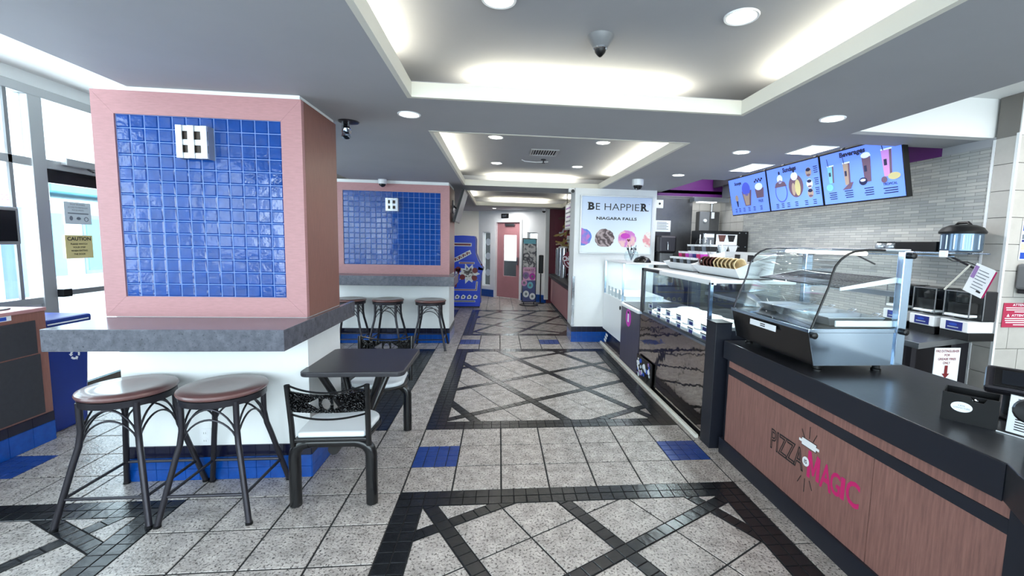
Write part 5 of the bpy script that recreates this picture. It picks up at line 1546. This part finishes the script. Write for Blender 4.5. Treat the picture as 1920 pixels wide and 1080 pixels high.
# ================================================================== ARCADE CABINET (art replaced by plain shapes)
def arcade():
    t = thing('arcade_machine', 'blue arcade machine with red and white side art beyond the farther pillar', 'arcade machine', (-.3, 7.9, 0))
    y = 7.80
    pr_ = [(-1.05, 0.03), (.154, .03), (.165, .60), (.175, .79), (.215, .90), (.205, .94), (.10, 1.12), (.048, 1.27), (.042, 1.42), (.045, 1.60), (.02, 1.68), (-.25, 1.69), (-.8, 1.66), (-1.05, 1.4)]
    B().prism([(a, y, b) for a, b in pr_], (0, .03, 0)).build('side_panel', 'arcade_blue', t)
    B().prism([(a, y + .62, b) for a, b in pr_], (0, .03, 0)).build('side_panel', 'arcade_blue', t)
    B().prism([(a - .015, y + .03, b) for a, b in pr_], (0, .59, 0)).build('body', 'black_plastic', t)
    B().prism([(a, y + .0, b) for a, b in ((.10, .90), (.22, .885), (.225, .93), (.11, .97))], (0, .65, 0)).build('control_panel', 'black_plastic', t)
    for yy in (y + .15, y + .5):
        st_ = B().tube([(.17, yy, .93), (.165, yy, .99)], .006, 6).build('joystick', 'black_plastic', t)
        B().lathe((.165, yy, .985), [(.012, 0), (.017, .012), (.012, .026)], 12).build('ball_top', 'arcade_red', st_, smooth=True)
    bx('plinth', 'black_plastic', -1.03, .14, y + .01, y + .64, 0, .03, t)
    bx('coin_door', 'grey_plastic', .15, .165, y + .2, y + .45, .2, .6, t)
    U = (1, 0, 0)
    def A(pts, m, k=0, name='side_art'): decal(t, name, pts, (0, y, 0), U, UP, m, off=.001 + .002 * k, thick=.0018)
    for (x0, x1, z0, z1) in ((-.9, -.05, 1.44, 1.52),):
        A(rect(x0, x1, z0, z1), 'paper'); A(rect(x0, x1 - .02, z0 + .02, z1 - .02), 'arcade_red', 1)
    A([(-.9, .90), (-.35, 1.10), (-.05, 1.27), (-.09, 1.36), (-.42, 1.18), (-.9, .98)], 'paper'); A([(-.9, .92), (-.36, 1.12), (-.08, 1.28), (-.10, 1.33), (-.42, 1.16), (-.9, .96)], 'arcade_red', 1)
    for k in range(5):
        cx_, cz = -.47 + k * .09, 1.075 + k * .052
        A([(cx_ - .03, cz - .05), (cx_ + .03, cz - .02), (cx_ + .035, cz + .05), (cx_ - .02, cz + .04)], 'paper', 2)
        A([(cx_ - .012, cz - .02), (cx_ + .014, cz - .005), (cx_ + .014, cz + .025), (cx_ - .010, cz + .02)], 'arcade_red', 3)
    A(rect(-.34, .02, 1.03, 1.075), 'paper'); A(rect(-.33, .01, 1.04, 1.065), 'arcade_red', 1)
    star = []
    for k in range(20):
        r = (.26 if k % 2 == 0 else .17) * (1.0 + .1 * sin(k * 2.3)); a = k * pi / 10
        star.append((-.11 + r * cos(a), .80 + .9 * r * sin(a)))
    A(star, 'paper'); A([(-.11 + (p[0] + .11) * .66, .80 + (p[1] - .80) * .66) for p in star], 'art_white', 1)
    for a, b in ((-.26, .72), (.03, .88), (-.36, .90), (.02, .70)): A(ell(.065, .065, 14, a, b), 'arcade_red', 2)
    for k in range(4): A([(-.62 + k * .06, .48), (-.58 + k * .06, .48), (-.46 + k * .05, .92), (-.50 + k * .05, .92)], 'paper' if k % 2 == 0 else 'arcade_red', 2)
    A([(-.9, .40), (.08, .40), (.10, .62), (.06, .62), (.04, .44), (-.9, .44)], 'paper'); A([(-.9, .41), (.07, .41), (.085, .61), (.072, .61), (.055, .43), (-.9, .43)], 'arcade_red', 1)
    for k in range(5):
        cx_ = -.52 + k * .14
        A([(cx_ - .05, .20), (cx_ + .04, .21), (cx_ + .06, .27), (cx_, .31), (cx_ - .05, .26)], 'paper'); A(ell(.022, .018, 10, cx_, .25), 'ink', 1)
    A(rect(-.9, .04, .13, .17), 'paper'); A(rect(-.9, .03, .14, .16), 'ink', 1)
arcade()
# ================================================================== FAR SHOP COUNTER AND THINGS ROUND IT
def far_counter():
    t = thing('far_counter', 'far shop counter with a dark top and dusky pink front', 'counter', (2.2, 6.8, 0))
    x = 1.90
    bx('front_panel', 'pink_door', x, x + .03, 4.90, 8.35, .10, .665, t)
    bx('dark_band', 'maroon', x - .004, x + .03, 4.88, 8.36, .666, .70, t)
    bx('top', 'dark_panel', x - .05, 2.6, 4.85, 8.40, .735, .79, t, bevel=.004)
    bx('top_edge', 'black_laminate', x - .03, 2.58, 4.86, 8.39, .70, .734, t)
    bx('carcass', 'black_laminate', x + .031, 2.55, 4.88, 8.36, .05, .70, t)
    bx('end_post', 'black_laminate', x - .01, x + .06, 4.78, 4.87, 0, .79, t)
    bx('kick', 'tile_navy_base', x + .01, 2.5, 4.9, 8.3, 0, .05, t)
far_counter()
for i, (y, h, r) in enumerate(((8.0, .62, .065), (7.55, .66, .07), (7.0, .66, .08))):
    t = thing('cup_tube', 'chrome cup tube on the far shop counter, %s from the end wall' % ['first', 'second', 'third'][i], 'cup dispenser', (2.02, y, .7905), 'chrome cup tubes')
    B().lathe((2.02, y, .7905), [(r, 0), (r, h)], 20).build('tube', 'chrome', t, smooth=True)
    B().lathe((2.02, y, .7905 + h), [(r * .8, 0), (r * .85, .03), (r * .5, .04)], 20).build('rim', 'white_plastic', t, smooth=True)
def bev():
    t = thing('drinks_machine', 'dark drinks machine on the far counter behind the round red sign', 'dispenser', (2.25, 5.9, .79))
    bx('body', 'steel_dark', 2.0, 2.5, 5.7, 6.3, .792, 1.62, t, bevel=.02)
    bx('hood', 'gun_metal', 1.96, 2.5, 5.66, 6.34, 1.622, 1.72, t, bevel=.02)
    B().tube([(1.99, 6.0, 1.0), (1.95, 6.0, .93)], .02, 8).build('tap', 'chrome', t, smooth=True)
    B().lathe((1.99, 5.9, .92), [(.05, 0), (.03, -.02)], 14, axis=(1, 0, 0)).build('gauge', 'white_plastic', t, smooth=True)
bev()
def chick():
    t = thing('round_red_sign', 'round red sign with white script on the far counter', 'sign', (1.99, 5.45, 1.23))
    c = (1.885, 5.45, 1.255)
    U = (1, 0, 0)
    B().prism([(c[0] + .05 + a, c[1], c[2] + b) for a, b in ell(.175, .17, 32)], (0, .02, 0)).build('disc', 'maroon', t)
    ring_ = arc((c[0] + .05, c[1] - .002, c[2]), .15, pi * 1.02, pi * 1.9, 20, (1, 0, 0), (0, 0, 1))
    B().tube(ring_, .006, 5).build('ring_print', 'paper', t)
    text(t, 'Chicken', (c[0] + .02, c[1] - .0, c[2] + .04), (1, 0, .16), (-.16, 0, 1), .29, .09, 'paper', bold=.03)
    text(t, 'Wings', (c[0] + .06, c[1], c[2] - .06), (1, 0, .16), (-.16, 0, 1), .2, .075, 'paper', bold=.03)
    B().tube([(c[0] + .05, c[1] + .01, .7905), (c[0] + .05, c[1] + .01, 1.06)], .015, 8).build('stem', 'gun_metal', t)
chick()
def far_boards():
    for i, (y0, y1) in enumerate(((6.55, 5.75), (5.70, 4.95))):
        t = thing('hanging_menu', 'white hanging menu board over the far counter, %s one' % ['farther', 'nearer'][i], 'menu board', (1.96, (y0 + y1) / 2, 2.1), 'hanging menu boards')
        bx('frame', 'black_metal', 1.95, 1.99, y1, y0, 1.83, 2.36, t)
        bx('panel', 'paper', 1.944, 1.95, y1 + .03, y0 - .03, 1.86, 2.33, t)
        for k in range(5): bx('print_block', 'ink_grey' if k % 2 else 'sign_lilac', 1.942, 1.944, y1 + .08, y0 - .1 - .05 * (k % 3), 1.9 + k * .085, 1.93 + k * .085, t)
        for y in (y0 - .1, y1 + .1): B().tube([(1.97, y, 2.36), (1.97, y, 2.611 if y > 5.06 else 2.42)], .008, 6).build('hanger', 'black_metal', t)
far_boards()
def wall_art():
    t = thing('wall_mural', 'gold and red food picture on the maroon wall behind the far counter', 'mural', (2.2, 8.7, 1.7))
    random.seed(11)
    bx('backing', 'maroon', 2.0, 2.9, 8.70, 8.719, 1.25, 2.35, t)
    for k in range(60):
        a = random.uniform(0, 2 * pi); s = random.uniform(.05, .16)
        cx_, cz = random.gauss(2.38, .14), random.gauss(1.78, .22)
        cz = min(max(cz, 1.35), 2.22); cx_ = min(max(cx_, 2.12), 2.75)
        m = random.choice(['gold_print', 'gold_print', 'waffle', 'waffle_dark', 'paper', 'red_sign'])
        P = [(-s, -.018), (s * .6, -.026), (s, 0), (s * .6, .03), (-s, .016)]
        P = [(p[0] * cos(a) - p[1] * sin(a), p[0] * sin(a) + p[1] * cos(a)) for p in P]
        decal(t, 'picture_stroke', P, (cx_, 8.70, cz), (1, 0, 0), UP, m, off=.001 + k * .0002)
wall_art()
def standee():
    t = thing('banner_stand', 'tall narrow banner stand with dessert pictures beside the pink door', 'banner', (1.34, 8.4, 0))
    x0, x1, y, z0, z1 = 1.185, 1.50, 8.3, .09, 1.645
    bx('board', 'black_plastic', x0 - .02, x1 + .02, y, y + .06, z0 - .02, z1 + .02, t)
    bx('print', 'banner_art', x0, x1, y - .003, y, .95, z1, t)
    bx('print', 'facade_cyan', x0, x1, y - .004, y - .001, 1.50, z1 - .01, t) if False else bx('sky_print', 'facade_cyan', x0 + .005, x1 - .005, y - .005, y - .003, 1.53, 1.64, t)
    bx('pink_print_band', 'pink_art', x0, x1, y - .003, y, .62, .949, t)
    bx('dark_print', 'display_blue', x0, x1, y - .003, y, z0, .619, t)
    text(t, 'COLLECT IT', ((x0 + x1) / 2, y - .004, .88), (1, 0, 0), UP, .24, .05, 'maroon', bold=.03)
    for a, b, m in ((1.26, .74, 'sign_lilac'), (1.42, .72, 'magenta'), (1.22, .56, 'pink_art'), (1.37, .50, 'facade_cyan'), (1.27, .28, 'paper'), (1.43, .22, 'paper')):
        decal(t, 'round_print', ell(.075, .085, 18), (a, y - .004, b), (1, 0, 0), UP, m, off=.001)
        decal(t, 'round_print_centre', ell(.03, .035, 12), (a, y - .004, b), (1, 0, 0), UP, 'ink_grey', off=.003)
    for a in (x0 + .03, x1 - .03): B().tube([(a, y + .03, 0.01), (a, y + .03, .1)], .012, 6).build('leg', 'black_metal', t)
    B().tube(arc(((x0 + x1) / 2, y - .02, .012), .23, 0, 2 * pi, 28, (1, 0, 0), (0, .85, 0)), .010, 6).build('base_hoop', 'black_metal', t)
standee()
def extinguisher():
    t = thing('dark_holder', 'dark narrow holder standing by the end wall beside the banner', 'holder', (1.72, 8.62, 0))
    bx('body', 'black_plastic', 1.60, 1.72, 8.55, 8.64, .78, 1.25, t, bevel=.02)
    B().tube([(1.66, 8.6, .012), (1.66, 8.6, .78)], .015, 8).build('pole', 'gun_metal', t)
    B().lathe((1.66, 8.6, 0), [(.11, 0), (.11, .01), (.03, .02)], 18).build('base', 'black_plastic', t)
extinguisher()
def tv():
    t = thing('television', 'flat television on a bracket on the side of the farther pillar', 'television', (-.05, 4.5, 2.1))
    # leaning out at the top
    a, b = Vector((.02, 4.25, 2.36)), Vector((-.125, 4.25, 1.86))
    w = (a - b); d = Vector((0, .75, 0)); n = Vector((w.z, 0, -w.x)).normalized()
    B().prism([b, b + d, b + d + w, b + w], n * .035).build('casing', 'black_plastic', t)
    B().prism([b + d * .03 + w * .04 + n * .0355, b + d * .97 + w * .04 + n * .0355, b + d * .97 + w * .96 + n * .0355, b + d * .03 + w * .96 + n * .0355], n * .002).build('screen', 'grey_plastic', t)
    B().tube([(-.155, 4.6, 2.12), (-.10, 4.6, 2.08), (-.06, 4.6, 2.11)], .016, 8).build('bracket', 'gun_metal', t)
    bx('wall_plate', 'gun_metal', -.155, -.14, 4.5, 4.7, 2.0, 2.2, t)
tv()
def exit_sign():
    t = thing('exit_sign', 'small dark exit sign box above the pink door', 'sign', ap(.95, .03, 2.28))
    b = B(); abox(b, .86, 1.10, .001, .04, 2.21, 2.33); b.build('housing', 'black_plastic', t)
    b = B(); abox(b, .84, 1.12, -.0, .008, 2.19, 2.35); b.build('back_plate', 'white_plastic', t)
    text(t, 'EXIT', ap(.98, .041, 2.27), (du.x, du.y, 0), UP, .14, .05, 'ink_grey', bold=.02)
exit_sign()
# ================================================================== CEILING FITTINGS
def downlight(label, x, y, z, r=.075, power=10):
    t = thing('downlight', label, 'ceiling light', (x, y, z), 'round recessed downlights')
    B().lathe((x, y, z), [(r * .82, .002), (r * .86, -.006), (r, -.008), (r * 1.04, -.001)], 32, cap=False).build('trim_ring', 'white_plastic', t, smooth=True)
    B().lathe((x, y, z), [(r * .82, -.001), (r * .82, -.003)], 28).build('lamp', 'lamp_glow', t)
    l = bpy.data.lights.new('downlight_beam', 'SPOT'); l.energy = power; l.spot_size = radians(130); l.spot_blend = .8; l.shadow_soft_size = .06; l.color = (1, .97, .92)
    o = bpy.data.objects.new('downlight_beam', l); COL.objects.link(o); o.location = (x, y, z - .02)
DL = [(-.037, .522, ZC, 'recessed downlight between the nearest pillar and the first cove'), (2.753, .113, ZC, 'recessed downlight over the counter, nearest of the row on the right'),
      (2.75, 1.213, ZC, 'recessed downlight over the counter, second of the row on the right'), (2.74, 2.603, ZC, 'recessed downlight over the counter, third of the row on the right'),
      (1.67, -.66, 2.61, 'downlight in the nearest cove, right one'), (.572, -.65, 2.61, 'downlight in the nearest cove, left one at the top edge'),
      (.542, 1.91, 2.61, 'downlight in the middle cove, near left'), (1.64, 1.93, 2.61, 'downlight in the middle cove, near right'),
      (.54, 3.39, 2.61, 'downlight in the middle cove, far left'), (1.635, 3.42, 2.61, 'downlight in the middle cove, far right'),
      (.50, 6.2, 2.61, 'downlight in the farthest cove, left'), (1.62, 6.2, 2.61, 'downlight in the farthest cove, right')]
for x, y, z, lb in DL: downlight(lb, x, y, z)
downlight('recessed downlight in the high white ceiling by the windows', -2.55, 1.25, 2.91)
downlight('small downlight close to the end wall', .45, 8.9, ZC, .06)
for i, (y0, y1) in enumerate(((.85, 1.18), (1.72, 2.17))):
    t = thing('panel_light', 'square white panel light over the counter, %s the Beverages screen' % ['before', 'left of'][i], 'ceiling light', (3.27, (y0 + y1) / 2, ZC), 'square panel lights')
    bx('diffuser', 'panel_glow', 3.16, 3.39, y0, y1, ZC - .004, ZC - .001, t)
    for q in ((3.15, 3.16, y0 - .01, y1 + .01), (3.39, 3.40, y0 - .01, y1 + .01), (3.16, 3.39, y0 - .01, y0), (3.16, 3.39, y1, y1 + .01)):
        bx('frame', 'white_plastic', q[0], q[1], q[2], q[3], ZC - .006, ZC - .0005, t)
    area('panel_light_beam', (3.27, (y0 + y1) / 2, ZC - .02), (0, 0, 0), .22, .4, 9)
def sprinkler():
    x, y, z = 1.085, -.37, 2.61
    t = thing('smoke_detector', 'cone shaped chrome and black detector in the nearest cove', 'detector', (x, y, z))
    B().lathe((x, y, z), [(.068, 0), (.066, -.008), (.036, -.055), (.034, -.056)], 28).build('cone', 'grey_plastic', t, smooth=True)
    B().lathe((x, y, z), [(.038, -.048), (.036, -.062), (.030, -.066)], 24).build('collar', 'chrome', t, smooth=True)
    B().lathe((x, y, z), [(.030, -.064), (.026, -.078), (.012, -.094), (.004, -.10)], 24).build('sensor', 'black_plastic', t, smooth=True)
sprinkler()
def vent(label, x, y, z, w, d):
    t = thing('air_vent', label, 'vent', (x, y, z))
    for q in ((x - w, x + w, y - d, y - d + .02), (x - w, x + w, y + d - .02, y + d), (x - w, x - w + .02, y - d + .02, y + d - .02), (x + w - .02, x + w, y - d + .02, y + d - .02)):
        bx('frame', 'aluminium', q[0], q[1], q[2], q[3], z - .012, z - .001, t)
    bx('duct', 'ink', x - w + .02, x + w - .02, y - d + .02, y + d - .02, z - .002, z - .0005, t)
    n = 10
    for k in range(n):
        xx = x - w + .03 + k * (2 * w - .06) / (n - 1)
        B().prism([(xx, y - d + .02, z - .011), (xx + .012, y - d + .02, z - .003), (xx + .014, y - d + .02, z - .003), (xx + .002, y - d + .02, z - .011)], (0, 2 * d - .04, 0)).build('slat', 'aluminium', t)
vent('slatted air vent in the middle cove', 1.09, 2.55, 2.61, .16, .17)
vent('slatted air vent in the farthest cove', 1.08, 5.75, 2.61, .16, .12)
def pendant_sprinkler(label, x, y, z):
    t = thing('sprinkler', label, 'sprinkler', (x, y, z), 'ceiling sprinklers')
    B().lathe((x, y, z), [(.035, 0), (.03, -.012), (.008, -.014), (.008, -.04), (.02, -.045), (.02, -.05)], 16).build('head', 'gun_metal', t, smooth=True)
    B().tube(arc((x, y, z - .03), .018, 0, pi, 8, (1, 0, 0), (0, 0, -1)), .003, 5).build('yoke', 'steel', t)
pendant_sprinkler('small sprinkler head behind the vent in the middle cove', 1.13, 3.0, 2.61)
pendant_sprinkler('small sprinkler head in the farthest cove', 1.08, 6.35, 2.61)
B().tube([(.86, 3.05, 2.603), (.9, 3.1, 2.596), (1.05, 3.13, 2.594), (1.2, 3.10, 2.60)], .006, 6).build('cove_wire', 'white_plastic')
tag(bpy.data.objects['cove_wire'], 'thin white curved cable on the middle cove ceiling', 'cable')
def dome_cam(label, x, y, z, r=.055, black=True):
    t = thing('dome_camera', label, 'camera', (x, y, z), 'white dome security cameras')
    B().lathe((x, y, z), [(r * 1.0, 0), (r * 1.0, -r * .9), (r * .92, -r * 1.05)], 24).build('housing', 'white_plastic', t, smooth=True)
    B().lathe((x, y, z), [(r * .80, -r * 1.06), (r * .74, -r * 1.35), (r * .5, -r * 1.65), (r * .1, -r * 1.8)], 24).build('dome', 'screen_dark', t, smooth=True)
    B().lathe((x - r * .3, y - r * .3, z - r * 1.55), [(r * .12, 0), (r * .1, -r * .12)], 10).build('lens', 'chrome', t, smooth=True)
dome_cam('white dome camera on the ceiling above the farther blue panel', -1.10, 4.02, ZC, .06)
dome_cam('white dome camera on the ceiling before the poster column', 2.394, 3.10, ZC, .075)
dome_cam('small white dome camera at the end wall corner', 1.70, 8.55, ZC, .06)
def corner_cam():
    t = thing('wall_camera', 'white camera with black lens at the top left of the poster column', 'camera', (1.72, 4.25, 2.37))
    B().tube([(1.70, 4.30, 2.385), (1.70, 4.12, 2.36)], .03, 14).build('housing', 'white_plastic', t, smooth=True)
    B().lathe((1.70, 4.12, 2.36), [(.028, 0), (.024, -.014)], 14, axis=(0, 1, .14)).build('lens', 'ink', t, smooth=True)
    bx('mount', 'white_plastic', 1.66, 1.748, 4.24, 4.34, 2.36, 2.419, t)
corner_cam()
def spot():
    x, y, z = -.525, .80, ZC
    t = thing('spotlight', 'chrome adjustable emergency spotlight beside the nearest pillar', 'spotlight', (x, y, z))
    B().lathe((x, y, z), [(.075, 0), (.07, -.008), (.02, -.018)], 24).build('canopy', 'gun_metal', t, smooth=True)
    B().tube([(x, y, z - .015), (x - .005, y - .01, z - .05)], .008, 8).build('stem', 'steel', t)
    B().lathe((x - .02, y, z - .055), [(.024, -.045), (.032, 0), (.034, .03), (.030, .034)], 18, axis=(.35, -.6, -.75)).build('lamp_head', 'chrome', t, smooth=True)
    B().lathe((x - .015, y - .02, z - .085), [(.020, -.01), (.030, .02), (.032, .035), (.027, .037)], 18, axis=(.2, -.45, -.9)).build('lens', 'steel_polished', t, smooth=True)
spot()
